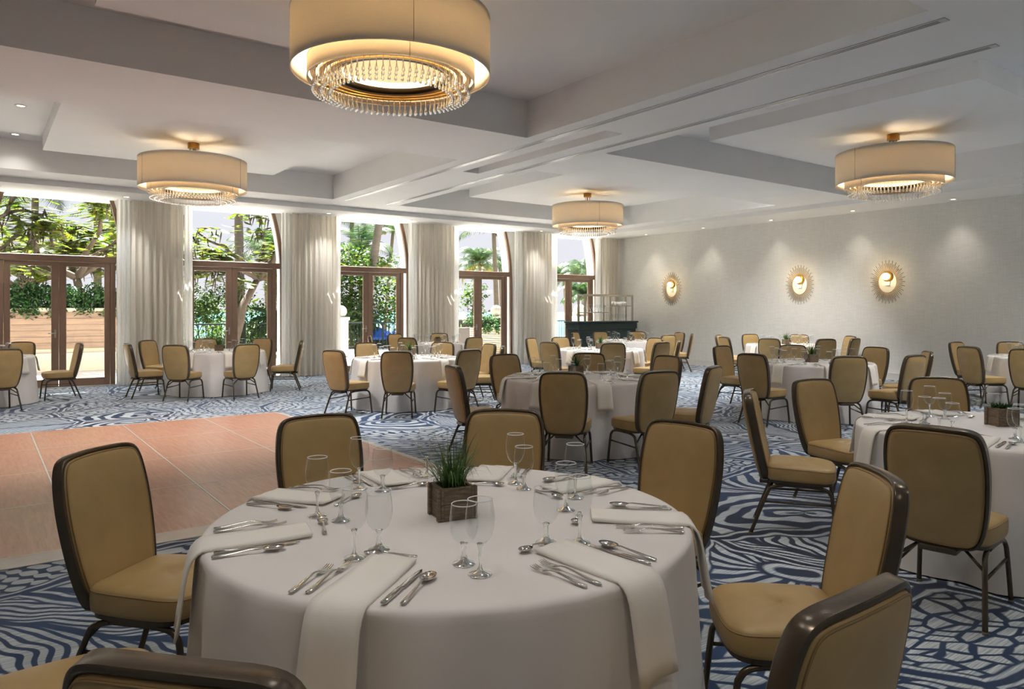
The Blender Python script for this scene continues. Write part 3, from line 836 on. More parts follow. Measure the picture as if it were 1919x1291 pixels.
for i, (tn, (cx, cy)) in enumerate(TC.items()):
    if tab0 is None:
        tab0 = thing('round_table')
        m_ = MB(); m_.lathe([(0.0, TZ - 0.03), (TR - 0.01, TZ - 0.03), (TR - 0.004, TZ - 0.02), (TR - 0.004, TZ - 0.006), (TR - 0.012, TZ), (0.0, TZ)], 48); m_.build('tabletop', 'table_wood', tab0)
        for k in range(4):
            an = PI / 4 + k * PI / 2
            m_ = MB(); m_.tube([(0.45 * math.cos(an), 0.45 * math.sin(an), TZ - 0.03), (0.52 * math.cos(an), 0.52 * math.sin(an), 0.0)], 0.016, 8); m_.build('leg', 'dark_metal', tab0)
        t_ = tab0
    else: t_ = copy_tree(tab0)
    t_.location = (cx, cy, 0); t_.rotation_euler = (0, 0, i * 0.7)
    tag(t_, 'round banquet table under the cloth of %s' % REF[tn], 'table', 'round banquet tables')
    if i < 3:
        o = cloth_mesh(i + 3).build('tablecloth', 'tablecloth'); CLOTHS.append(o)
    else: o = inst(CLOTHS[i % 3])
    o.location = (cx, cy, 0.0); o.rotation_euler = (0, 0, i * 1.1)
    tag(o, 'floor-length white cloth draped over %s' % REF[tn], 'tablecloth', 'white tablecloths')
CZ = 0.7632

# ------------------------------------------------------------------ tableware
def prof_glass(kind):
    if kind == 'wine':
        out = [(0.0345, 0.212), (0.0375, 0.195), (0.0408, 0.172), (0.0418, 0.155), (0.040, 0.134), (0.033, 0.110), (0.022, 0.094), (0.010, 0.087)]
        stem = [(0.0098, 0.088), (0.0062, 0.078), (0.0046, 0.062), (0.0042, 0.036), (0.0056, 0.020), (0.010, 0.012)]
    else:
        out = [(0.0365, 0.176), (0.039, 0.160), (0.0415, 0.137), (0.042, 0.118), (0.0395, 0.097), (0.032, 0.078), (0.021, 0.066), (0.013, 0.062)]
        stem = [(0.0125, 0.063), (0.0085, 0.056), (0.0072, 0.044), (0.0076, 0.028), (0.011, 0.016)]
    foot = [(0.0, 0.014 if kind == 'wine' else 0.018), (stem[-1][0], stem[-1][1]), (0.020, 0.007), (0.033, 0.0035), (0.0345, 0.0015), (0.033, 0.0), (0.0, 0.0)]
    return out, stem, foot
def glass_thing(kind, seg=28):
    nm = 'wine_glass' if kind == 'wine' else 'water_goblet'
    out, stem, foot = prof_glass(kind)
    t = thing(nm)
    m_ = MB(); m_.lathe(out, seg); b = m_.build('bowl', 'thin_glass', t)
    m_ = MB(); R, z = out[0]; m_.tube([(R * math.cos(2 * PI * i / seg), R * math.sin(2 * PI * i / seg), z) for i in range(seg)], 0.0014, 5, closed=True); m_.build('rim', 'painted_rim_glint', b)
    m_ = MB(); m_.lathe([(0.0, stem[0][1] + 0.004)] + stem, 14); m_.build('stem', 'solid_glass', t)
    m_ = MB(); m_.lathe(foot, seg); m_.build('foot', 'solid_glass', t)
    return t
def glass_single(kind, seg=14):
    nm = 'wine_glass' if kind == 'wine' else 'water_goblet'
    out, stem, foot = prof_glass(kind)
    m_ = MB(); m_.lathe(out, seg, mi=0)
    R, z = out[0]; m_.tube([(R * math.cos(2 * PI * i / seg), R * math.sin(2 * PI * i / seg), z) for i in range(seg)], 0.0018, 4, closed=True, mi=2)
    m_.lathe([(0.0, stem[0][1] + 0.004)] + stem, 8, mi=1); m_.lathe(foot, seg, mi=1)
    return m_.build(nm, ['thin_glass', 'solid_glass', 'painted_rim_glint'])

def strip(m_, sec, mi=0):
    """blade-like body from (y, halfwidth, z, thickness) stations"""
    rr = []
    for y, w, z, th in sec: rr.append([(-w, y, z), (-w * 0.7, y, z + th), (w * 0.7, y, z + th), (w, y, z), (w * 0.6, y, z - th * 0.4), (-w * 0.6, y, z - th * 0.4)])
    m_.rings(rr, True, True, mi=mi)
def fork_mesh(L=0.20):
    m_ = MB(); k = L / 0.20
    strip(m_, [(0, 0.0035, 0.003, 0.003), (0.004 * k, 0.0085, 0.003, 0.003), (0.03 * k, 0.0090, 0.004, 0.003), (0.08 * k, 0.0050, 0.010, 0.003), (0.115 * k, 0.0032, 0.013, 0.003), (0.13 * k, 0.0045, 0.012, 0.002), (0.142 * k, 0.0115, 0.008, 0.0018), (0.152 * k, 0.0120, 0.0055, 0.0016)])
    for x in (-0.0100, -0.0034, 0.0034, 0.0100):
        rr = []
        for y, w, z in ((0.150, 0.0021, 0.0058), (0.175, 0.0018, 0.0035), (0.192, 0.0015, 0.006), (0.20, 0.0007, 0.009)): rr.append([(x - w, y * k, z), (x - w, y * k, z + 0.0015), (x + w, y * k, z + 0.0015), (x + w, y * k, z)])
        m_.rings(rr, True, True, smooth=False)
    return m_
def knife_mesh(L=0.235):
    m_ = MB()
    strip(m_, [(0, 0.004, 0.004, 0.004), (0.004, 0.0085, 0.004, 0.005), (0.05, 0.0095, 0.004, 0.005), (0.105, 0.0080, 0.004, 0.005), (0.112, 0.0065, 0.004, 0.004), (0.118, 0.0105, 0.003, 0.0018), (0.18, 0.0108, 0.003, 0.0016), (0.235, 0.0095, 0.003, 0.0014), (L, 0.001, 0.003, 0.0012)])
    return m_
def spoon_mesh(L=0.18):
    m_ = MB(); k = L / 0.18
    strip(m_, [(0, 0.0035, 0.003, 0.003), (0.004, 0.0082, 0.003, 0.003), (0.03 * k, 0.0085, 0.004, 0.003), (0.075 * k, 0.0048, 0.009, 0.003), (0.108 * k, 0.0030, 0.013, 0.003), (0.124 * k, 0.0050, 0.0115, 0.002)])
    a_, b_ = 0.0195 * (k ** 0.5), 0.030 * k; cy_ = L - b_; n = 18; rr = []
    for f_, z in ((0.05, 0.0015), (0.45, 0.0025), (0.8, 0.0065), (1.0, 0.0115), (1.0, 0.0128), (0.8, 0.0080), (0.45, 0.0042), (0.05, 0.0032)):
        rr.append([(a_ * f_ * math.cos(2 * PI * i / n), cy_ + b_ * f_ * math.sin(2 * PI * i / n), z) for i in range(n)])
    m_.rings(rr, True, True)
    return m_
def napkin_mesh(hang=0.25, seed=0, wide=0.155):
    """folded strip along +y (outward): lies from r=0.50 to the table edge and hangs over it"""
    rnd = random.Random(seed); m_ = MB(); rr = []
    path = [(0.50, 0.0125), (0.505, 0.016), (0.53, 0.0155), (0.58, 0.0125), (0.66, 0.0105), (0.74, 0.0095), (0.80, 0.0085)]
    sk = rnd.uniform(-0.012, 0.012)
    st = [(y, CZ + z, 0.0) for y, z in path]
    st += [(0.834, CZ + 0.0055, 0), (0.852, CZ - 0.006, 0), (0.866, CZ - 0.022, 0), (0.877, CZ - 0.05, 0)]
    for i in range(1, 6):
        t = i / 5; st.append((0.881 + 0.027 * t, CZ - 0.05 - (hang - 0.05) * t, t))
    n = len(st)
    for i, (y, z, t) in enumerate(st):
        w = wide / 2 * (0.90 + 0.10 * min(1, i / 6)) * (1 + 0.05 * t)
        top = [(-w + 2 * w * k / 6 + sk * i / n, k) for k in range(7)]
        if i == 0: d = (0, -1)
        a_ = st[max(i - 1, 0)]; b_ = st[min(i + 1, n - 1)]
        dy, dz = b_[0] - a_[0], b_[1] - a_[1]; l = math.hypot(dy, dz)
        ny, nz = -dz / l, dy / l
        th = 0.010 if i < 7 else 0.007
        if i == 0: th = 0.007
        up = []; dn = []
        for x, k in top:
            wob = 0.006 * t * math.sin(k * 1.3 + seed) + 0.0015 * math.sin(k * 2.1 + i)
            up.append((x, y + ny * (wob if t else 0), z + nz * (wob if not t else 0)))
            dn.append((x, y - ny * th + ny * (wob if t else 0), z - nz * th + 0.0002))
        rr.append(up + dn[::-1])
    m_.rings(rr, True, True)
    return m_

W3, G3 = glass_thing('wine'), glass_thing('goblet')
W1, G1 = glass_single('wine'), glass_single('goblet')
FORK, SFORK = fork_mesh(0.235).build('dinner_fork', 'steel'), fork_mesh(0.205).build('salad_fork', 'steel')
KNIFE, SPOON, DSP = knife_mesh(0.255).build('dinner_knife', 'steel'), spoon_mesh(0.215).build('soup_spoon', 'steel'), spoon_mesh(0.165).build('dessert_spoon', 'steel')
NAPS = [napkin_mesh(0.26, s).build('folded_napkin', 'napkin') for s in range(2)]
proto_used = {}
def place(p, x, y, z, rz, label, cat, group):
    if id(p) not in proto_used: proto_used[id(p)] = 1; o = p
    else: o = copy_tree(p)
    o.location = (x, y, z); o.rotation_euler = (0, 0, rz)
    tag(o, label, cat, group)
    return o
def setting(tn, a_, near=True, glasses=True, rot=0.0, nap=0):
    """place setting for a guest sitting at angle a_ (degrees) of table tn"""
    cx, cy = TC[tn]; ref = REF[tn]; ar = math.radians(a_)
    e_ = (math.cos(ar), math.sin(ar)); l_ = (math.sin(ar), -math.cos(ar))
    rz = ar - PI / 2                                      # local +y outward, local +x = guest's left is -x
    dn = dirname(a_)
    def at(r_, t_): return (cx + e_[0] * r_ + l_[0] * t_, cy + e_[1] * r_ + l_[1] * t_)
    o = place(NAPS[nap], cx, cy, 0.0, rz, 'white napkin hanging at the %s place of %s' % (dn, ref), 'napkin', 'napkins on %s' % ref)
    J = lambda s: (random.random() - 0.5) * s
    def cut(p, r_, t_, d_, lab, cat):
        x, y = at(r_, t_)
        place(p, x, y, CZ + 0.0006, rz + PI + d_, '%s at the %s place of %s' % (lab, dn, ref), cat, 'cutlery on %s' % ref)
    # handles lie toward the guest; mesh +y runs from handle to tip, so rotate by pi
    cut(FORK, 0.805 + J(0.02), 0.117 + J(0.006), J(0.05), 'steel dinner fork', 'fork')
    cut(SFORK, 0.800 + J(0.02), 0.162 + J(0.006), J(0.05), 'short salad fork', 'fork')
    cut(KNIFE, 0.805 + J(0.02), -0.106 + J(0.006), J(0.04), 'steel table knife', 'knife')
    cut(SPOON, 0.800 + J(0.02), -0.150 + J(0.006), J(0.06), 'steel soup spoon', 'spoon')
    x, y = at(0.462, -0.055)
    place(DSP, x, y, CZ + 0.0006, ar + PI + J(0.3), 'small dessert spoon above the %s napkin of %s' % (dn, ref), 'spoon', 'cutlery on %s' % ref)
    if glasses:
        for kind, r_, t_ in (('wine', 0.515, -0.170), ('goblet', 0.41, -0.125)):
            x, y = at(r_ + J(0.016), t_ + J(0.016))
            gl_(tn, kind, x, y, dn, near)
def gl_(tn, kind, x, y, dn, near):
    ref = REF[tn]
    p = (W3 if kind == 'wine' else G3) if near else (W1 if kind == 'wine' else G1)
    lab = 'thin-stemmed wine glass at the %s place of %s' if kind == 'wine' else 'thick-stemmed water goblet at the %s place of %s'
    place(p, x, y, CZ, random.random() * 6, lab % (dn, ref), 'glass', 'glasses on %s' % ref)

SET1 = [320, 5, 44, 84, 123, 168, 219, 276]
for k, a_ in enumerate(SET1): setting('T1', a_, True, False, nap=k % 2)
G_T1 = [('w', .98, 2.53, 123), ('g', 1.025, 2.425, 123), ('w', .90, 2.03, 168), ('g', .995, 2.06, 168), ('w', 1.27, 2.815, 84), ('g', 1.335, 2.73, 84), ('w', 1.61, 2.85, 44), ('g', 1.62, 2.76, 44),
        ('w', 1.85, 2.51, 5), ('g', 1.82, 2.41, 5), ('w', 1.90, 2.18, 320), ('g', 1.75, 2.06, 320), ('w', 1.54, 1.745, 276), ('g', 1.455, 1.81, 276), ('w', 1.13, 1.70, 219), ('g', 1.14, 1.80, 219)]
for k_, x, y, a_ in G_T1: gl_('T1', 'wine' if k_ == 'w' else 'goblet', x, y, dirname(a_), True)
for tn in TC:
    if tn == 'T1': continue
    base = dict(T2=10, T3=20, T4=12, T5=0, T6=5, T7=15, T8=8, T9=30, T10=3, T11=28, T12=0)[tn]
    for k in range(8): setting(tn, base + 45 * k, tn in ('T2', 'T3'), True, nap=k % 2)

# planters
def planter(tn, x, y, rz, kind, size, label):
    t = thing('table_planter', (x, y, CZ), rz, label, 'planter')
    h = size / 2; H_ = size * 0.92; th = 0.012
    for k in range(4):
        m_ = MB()
        for j in range(2):
            m_.bbox(-h + (0.0 if k % 2 else th), h - (0.0 if k % 2 else th), -h, -h + th, j * H_ / 2 + 0.0006, (j + 1) * H_ / 2 - 0.0006, 0.0012)
        o = m_.build('board_side', 'barnwood', t); o.rotation_euler = (0, 0, k * PI / 2)
    for sx in (-1, 1):
        m_ = MB(); m_.bbox(min(sx * (h + 0.001), sx * (h + 0.011)), max(sx * (h + 0.001), sx * (h + 0.011)), -h, -h + 0.02, 0, H_, 0.001); m_.bbox(min(sx * (h + 0.001), sx * (h + 0.011)), max(sx * (h + 0.001), sx * (h + 0.011)), h - 0.02, h, 0, H_, 0.001)
        m_.build('corner_batten', 'barnwood', t)
    m_ = MB(); m_.box(-h + th, h - th, -h + th, h - th, 0.002, H_ - 0.012); m_.build('soil', 'soil', t)
    rnd = random.Random(int(x * 1000)); m_ = MB(); z0 = H_ - 0.014
    def blade(bx, by, az, L, w, lean, droop, n=6, mi=0):
        c_, s_ = math.cos(az), math.sin(az); V = []; 
        for i in range(n + 1):
            u = i / n; el = lean + droop * u * u
            # integrate
            if i == 0: px, pz = 0.0, 0.0
            else:
                px += L / n * math.sin(el); pz += L / n * math.cos(el)
            ww = w * (1 - u ** 1.6) + 0.0002
            V += [(bx + px * c_ - ww * s_, by + px * s_ + ww * c_, z0 + pz), (bx + px * c_ + ww * s_, by + px * s_ - ww * c_, z0 + pz)]
        m_.add(V, [(2 * i, 2 * i + 1, 2 * i + 3, 2 * i + 2) for i in range(n)], 0, True)
    if kind == 'grass':
        for i in range(230):
            az = rnd.random() * 6.28; rr_ = rnd.random() ** 0.6 * (h - 0.02)
            a2 = az + rnd.uniform(-0.8, 0.8)
            blade(rr_ * math.cos(az), rr_ * math.sin(az), a2, rnd.uniform(0.10, 0.235), rnd.uniform(0.0012, 0.0024), rnd.uniform(0.0, 0.55), rnd.uniform(0.1, 2.4))
        o = m_.build('grass', 'grass_blade', t)
    elif kind == 'agave':
        for i in range(34):
            az = i * 2.4; blade(0.012 * math.cos(az), 0.012 * math.sin(az), az, 0.17 - 0.0012 * i + rnd.uniform(-.02, .02), 0.0085, 0.1 + 0.9 * i / 34, rnd.uniform(0.0, 0.35))
        o = m_.build('agave_leaves', 'succulent', t)
    else:
        for i in range(260):
            az = rnd.random() * 6.28; rr_ = rnd.random() ** 0.5 * (h - 0.008)
            blade(rr_ * math.cos(az), rr_ * math.sin(az), rnd.random() * 6.28, rnd.uniform(0.03, 0.06), rnd.uniform(0.004, 0.007), rnd.uniform(0.1, 1.1), rnd.uniform(0, 0.6), 3)
        o = m_.build('succulent_leaves', 'hedge_leaf', t)
    o['kind'] = 'stuff'
planter('T1', 1.375, 2.25, -YAW + 0.42, 'grass', 0.125, 'weathered wood box of tall grass on the tall-grass planter table')
planter('T2', 5.33, 1.94, -YAW + 0.1, 'succ', 0.125, 'weathered wood box of low succulents on the succulent planter table')
planter('T3', 5.50, 6.30, -YAW + 0.2, 'agave', 0.125, 'weathered wood box with spiky agave on the agave planter table')
for tn, kd, nm in (('T4', 'agave', 'agave'), ('T5', 'grass', 'grass'), ('T7', 'succ', 'low greenery'), ('T8', 'agave', 'agave'), ('T9', 'succ', 'low greenery'), ('T10', 'agave', 'agave'), ('T11', 'grass', 'grass')):
    planter(tn, TC[tn][0] + 0.05, TC[tn][1] + 0.03, -YAW + 0.3, kd, 0.125, 'weathered wood box of %s on %s' % (nm, REF[tn]))

# ------------------------------------------------------------------ bar with glass rack
bar = thing('bar_counter', (14.66, 15.32, 0), 0, 'dark green-black bar counter standing by the drape in the corner', 'bar')
m_ = MB(); m_.bbox(-1.12, 1.12, 0.05, 0.55, 0.08, 1.10, 0.008); m_.build('body', 'bar_lacquer', bar)
m_ = MB(); m_.bbox(-1.06, 1.06, 0.09, 0.51, 0.0, 0.08, 0.004); m_.build('plinth', 'black_gap', bar)
m_ = MB(); m_.bbox(-1.15, 1.15, 0.02, 0.58, 0.98, 1.16, 0.01); m_.build('apron', 'bar_lacquer', bar)
m_ = MB(); m_.bbox(-1.19, 1.19, 0.0, 0.62, 1.16, 1.21, 0.012); m_.build('countertop', 'bar_lacquer', bar)
for k in range(3):
    m_ = MB(); m_.bbox(-1.02 + 0.70 * k, -0.38 + 0.70 * k, 0.038, 0.05, 0.16, 0.92, 0.006); m_.build('front_panel', 'bar_lacquer', bar)
rack = thing('glass_rack', (14.80, 15.62, 1.21), 0, 'open steel shelf rack of glasses standing on the bar counter', 'shelf')
for px_ in (-0.95, 0.02, 0.93):
    for py_ in (-0.15, 0.13):
        m_ = MB(); m_.bbox(px_ - 0.032, px_ + 0.032, py_ - 0.02, py_ + 0.02, 0.0, 0.72, 0.004); m_.build('post', 'brushed_steel', rack)
for py_ in (-0.15, 0.13):
    m_ = MB(); m_.bbox(-0.982, 0.962, py_ - 0.02, py_ + 0.02, 0.72, 0.775, 0.004); m_.build('top_rail', 'brushed_steel', rack)
m_ = MB(); m_.bbox(-0.926, -0.004, -0.16, 0.14, 0.24, 0.262, 0.004); m_.build('shelf', 'brushed_steel', rack)
m_ = MB(); m_.bbox(0.044, 0.906, -0.16, 0.14, 0.43, 0.452, 0.004); m_.build('shelf', 'brushed_steel', rack)
for k in range(8):
    o = place(W1, 14.80 - 0.84 + 0.105 * k, 15.60, 1.21 + 0.262, 0, 'upright wine glass on the longer glass-filled shelf of the rack', 'glass', 'wine glasses on the rack shelf')
for k in range(7):
    o = place(W1, 14.80 + 0.19 + 0.10 * k, 15.60, 1.2105, 0, 'upright wine glass on the bar top under the tumbler shelf', 'glass', 'wine glasses under the rack')
mug0 = None
for k in range(7):
    if mug0 is None:
        m_ = MB(); m_.lathe([(0.0, 0.0), (0.030, 0.0), (0.040, 0.05), (0.043, 0.115), (0.040, 0.115), (0.036, 0.05), (0.027, 0.008), (0.0, 0.008)], 16); mug0 = m_.build('tumbler', 'white_ceramic'); o = mug0
    else: o = inst(mug0)
    o.location = (14.80 + 0.16 + 0.10 * k, 15.60, 1.21 + 0.452)
    tag(o, 'white tumbler in a row on the upper rack shelf', 'tumbler', 'tumblers on the rack shelf')

# ------------------------------------------------------------------ outdoors
mb = MB(); mb.box(-30, 60, YW + WT, 27.0, -0.15, -0.01); mb.box(-30, XL - 0.3, YB - 15, YW + WT, -0.15, -0.01); mb.box(XL - 0.3, XR + 0.3, YB - 15, YB - 0.3, -0.15, -0.01)
tag(mb.build('terrace_floor', 'terrace_tile'), kind='structure')
mb = MB(); mb.box(-120, 200, 27.0, 75.0, -3.2, -3.0)
tag(mb.build('beach', 'beach_sand'), kind='structure')
mb = MB(); mb.add([(-1500, 70, -3.15), (2500, 70, -3.15), (2500, 2500, -3.15), (-1500, 2500, -3.15)], [(0, 1, 2, 3)])
tag(mb.build('sea', 'sea_water'), kind='structure')
mb = MB(); mb.box(-30, 60, 26.8, 27.0, -3.1, -0.0)
tag(mb.build('terrace_retaining_wall', 'cream_stucco'), kind='structure')

# railing
rl = thing('terrace_railing', (0, 26.5, 0), 0, 'dark metal railing with thin balusters along the terrace edge', 'railing')
RX0, RX1 = 4.0, 31.0
m_ = MB(); m_.bbox(RX0, RX1, -0.03, 0.03, 1.02, 1.07, 0.006); m_.build('top_rail', 'railing_paint', rl)
m_ = MB(); m_.bbox(RX0, RX1, -0.018, 0.018, 0.10, 0.14, 0.004); m_.build('bottom_rail', 'railing_paint', rl)
m_ = MB(); m_.box(-0.009, 0.009, -0.009, 0.009, 0.14, 1.02); bal = m_.build('baluster', 'railing_paint', rl)
nb_ = int((RX1 - RX0) / 0.15)
for i in range(nb_):
    o = bal if i == 0 else inst(bal, rl)
    o.location = (RX0 + 0.1 + i * 0.15, 0, 0)
m_ = MB(); m_.bbox(-0.03, 0.03, -0.03, 0.03, -0.01, 1.03, 0.004); po = m_.build('post', 'railing_paint', rl)
for i in range(16):
    o = po if i == 0 else inst(po, rl)
    o.location = (RX0 + 0.02 + i * 1.79, 0, 0)

# board-clad planter wall with hedge
pl = thing('board_clad_planter', (0, 21.4, 0), 0, 'long cream planter wall clad in weathered horizontal boards', 'planter')
m_ = MB(); m_.bbox(-9.0, 3.7, 0.02, 1.1, -0.01, 1.52, 0.01); m_.build('body', 'cream_stucco', pl)
m_ = MB(); m_.bbox(-9.0, 3.74, -0.22, 0.02, -0.01, 0.46, 0.01); m_.build('ledge', 'cream_stucco', pl)
m_ = MB(); m_.bbox(-9.0, 3.72, -0.03, 1.12, 1.50, 1.58, 0.01); m_.build('coping', 'cream_stucco', pl)
m_ = MB(); m_.bbox(0, 4.1, -0.028, 0.0, 0.003, 0.147, 0.004); bd = m_.build('board', 'plank', pl)
first = True
for r_ in range(6):
    for j in range(3):
        o = bd if first else inst(bd, pl)
        first = False
        o.location = (-8.6 + j * 4.104, 0.02, 0.56 + r_ * 0.152 + random.uniform(-0.002, 0.002)); o.rotation_euler = (0, 0, 0)

def leaves(m_, pts, size, aspect, rnd, flat=0.5):
    """one small folded leaf per point"""
    for p in pts:
        s_ = size * rnd.uniform(0.7, 1.3)
        az = rnd.random() * 6.283; tl = rnd.gauss(0, 1) * (1 - flat)
        d = Vector((math.cos(az) * math.cos(tl), math.sin(az) * math.cos(tl), math.sin(tl)))
        sd = Vector((-math.sin(az), math.cos(az), rnd.gauss(0, 0.4))).normalized()
        up = d.cross(sd) * 0.15 * s_
        p = Vector(p)
        m_.add([p, p + d * s_ * 0.5 + sd * s_ * aspect + up, p + d * s_, p + d * s_ * 0.5 - sd * s_ * aspect + up], [(0, 1, 2), (0, 2, 3)])
def blob_pts(rnd, blobs, n):
    """points near the surface of several ellipsoids"""
    w = [b[3] * b[4] for b in blobs]; T_ = sum(w); out = []
    for b, wi in zip(blobs, w):
        for _ in range(int(n * wi / T_)):
            while True:
                v_ = Vector((rnd.gauss(0, 1), rnd.gauss(0, 1), rnd.gauss(0, 1)))
                if v_.length > 0.01: break
            v_.normalize(); k_ = rnd.random() ** 0.33
            out.append((b[0] + v_.x * b[3] * k_, b[1] + v_.y * b[3] * k_, b[2] + v_.z * b[4] * k_))
    return out
rnd = random.Random(3)
# hedge spilling over the planter
hg = thing('hedge', (-2.6, 21.9, 1.5), 0, 'dense dark green hedge spilling over the board-clad planter', 'hedge')
m_ = MB(); bl = []
for i in range(34): bl.append((-6.3 + i * 0.375 + rnd.uniform(-.1, .1), rnd.uniform(-0.25, 0.1), rnd.uniform(0.15, 0.5), rnd.uniform(0.35, 0.55), rnd.uniform(0.3, 0.5)))
for i in range(26): bl.append((-6.3 + i * 0.48 + rnd.uniform(-.15, .15), -0.52, rnd.uniform(-0.08, 0.16), 0.22, rnd.uniform(0.12, 0.28)))
leaves(m_, blob_pts(rnd, bl, 26000), 0.11, 0.30, rnd, 0.3); o = m_.build('foliage', 'hedge_leaf', hg); o['kind'] = 'stuff'
m_ = MB()
for i in range(30): m_.tube([(-6.3 + i * 0.43, rnd.uniform(-.1, .2), 0.0), (-6.3 + i * 0.43 + rnd.uniform(-.2, .2), 0.0, 0.5)], [0.02, 0.008], 5)
o = m_.build('stems', 'bark', hg); o['kind'] = 'stuff'

# pod trees (flamboyant): crooked spreading limbs, feathery leaves, hanging dark pods
def pod_tree(x, y, z0, label, seed, H_=3.2, spread=4.5, nleaf=420, npod=90, lean=(0, 0)):
    rnd = random.Random(seed)
    t = thing('pod_tree', (x, y, z0), 0, label, 'tree', 'trees beyond the windows')
    wood = MB(); tips = []
    def limb(p, d, L, r_, depth):
        pts = [p]; q = Vector(p); dd = Vector(d).normalized(); n = 5
        for i in range(n):
            dd = (dd + Vector((rnd.gauss(0, .22), rnd.gauss(0, .22), rnd.gauss(0, .14) + (0.03 if depth < 2 else -0.03)))).normalized()
            q = q + dd * L / n; pts.append(q.copy())
            if depth >= 2: tips.append((q.copy(), dd.copy()))
        wood.tube(pts, [r_ * (1 - 0.45 * i / n) for i in range(n + 1)], 6 if depth > 1 else 9)
        if depth < 4:
            for k in range(rnd.choice((2, 3)) if depth else 5):
                if depth == 0:
                    an = k * 1.257 + rnd.uniform(-.4, .4); nd = Vector((math.cos(an), math.sin(an), rnd.uniform(0.35, 0.8)))
                else: nd = dd + Vector((rnd.gauss(0, .6), rnd.gauss(0, .6), rnd.gauss(0, .28)))
                start = pts[-1] if depth == 0 or k else pts[rnd.choice((2, 3))]
                limb(start, nd, L * (0.62 if depth else spread * 0.42 / L), r_ * 0.55, depth + 1)
    limb(Vector((0, 0, 0)), Vector((lean[0], lean[1], 1)), H_, 0.19, 0)
    wood.build('branches', 'bark', t)
    lf = MB()
    for _ in range(nleaf):
        p, d = rnd.choice(tips)
        c0 = p + Vector((rnd.gauss(0, .22), rnd.gauss(0, .22), rnd.gauss(0, .12)))
        az = rnd.random() * 6.28; drp = rnd.uniform(-0.45, 0.1)
        ax = Vector((math.cos(az), math.sin(az), drp)).normalized(); sd = Vector((-math.sin(az), math.cos(az), 0))
        Lr = rnd.uniform(0.35, 0.6)
        for j in range(9):                       # pinnae of one feathery leaf
            b = c0 + ax * Lr * (j + 1) / 9
            for s_ in (-1, 1):
                dv = (sd * s_ + ax * 0.45 + Vector((0, 0, -0.12))).normalized(); pl_ = 0.17 * (1 - abs(j - 4) / 7)
                w_ = ax * 0.026
                lf.add([b - w_, b + dv * pl_ * 0.5 - w_ * 0.9, b + dv * pl_, b + dv * pl_ * 0.5 + w_, b + w_], [(0, 1, 2, 3, 4)])
    o = lf.build('foliage', 'poinciana_leaf', t); o['kind'] = 'stuff'
    pd_ = MB()
    for _ in range(npod):
        p, d = rnd.choice(tips); L = rnd.uniform(0.25, 0.48); a_ = rnd.uniform(-.15, .15)
        pd_.tube([p, p + Vector((a_ * .3, 0, -L * .4)), p + Vector((a_, a_ * .5, -L))], [0.006, 0.026, 0.008], 5)
    o = pd_.build('seed_pods', 'pod', t); o['kind'] = 'stuff'
pod_tree(3.1, 24.3, -0.01, 'crooked pod-bearing tree rising behind the board-clad planter', 11, 2.7, 4.6, 1300, 170, (-0.05, 0.0))
pod_tree(-2.0, 25.2, -0.01, 'spreading pod-bearing tree behind the hedge', 23, 2.8, 4.8, 1300, 150)
pod_tree(7.0, 25.8, -0.01, 'pod-bearing tree with bare limbs seen through the pod-tree window', 31, 3.0, 4.0, 760, 210)
pod_tree(0.8, 29.5, -3.0, 'taller pod-bearing tree standing on the beach behind the planter', 41, 5.6, 5.4, 1300, 110)

# palms
def frond_mesh(L, seed, droop=1.25, n=22, lw=0.020):
    rnd = random.Random(seed); m_ = MB(); el = rnd.uniform(0.75, 0.95); p = Vector((0, 0, 0)); pts = [p.copy()]
    for i in range(n):
        el -= droop * 1.6 / n * (0.4 + i / n); p = p + Vector((math.cos(el), 0, math.sin(el))) * L / n; pts.append(p.copy())
    m_.tube(pts, [0.022 * (1 - i / (n + 1)) + 0.003 for i in range(n + 1)], 4)
    for i in range(2, n + 1):
        u = i / n; ll = L * 0.30 * math.sin(PI * min(1, 0.18 + 0.80 * u)) + 0.08
        t = (pts[i] - pts[i - 1]).normalized()
        for s_ in (-1, 1):
            for h_ in (0, 0.5):
                b = pts[i] - t * (L / n) * h_
                d = (Vector((0, s_, 0)) * 0.85 + t * 0.6 + Vector((0, 0, -0.35 - 0.25 * rnd.random()))).normalized()
                e_ = b + d * ll + Vector((0, 0, -0.12 * ll))
                m_.add([b - t * lw, b + d * ll * 0.5 - t * lw * 0.9, e_, b + d * ll * 0.5 + t * lw * 0.9, b + t * lw], [(0, 1, 2, 3, 4)])
    return m_
FR = {}
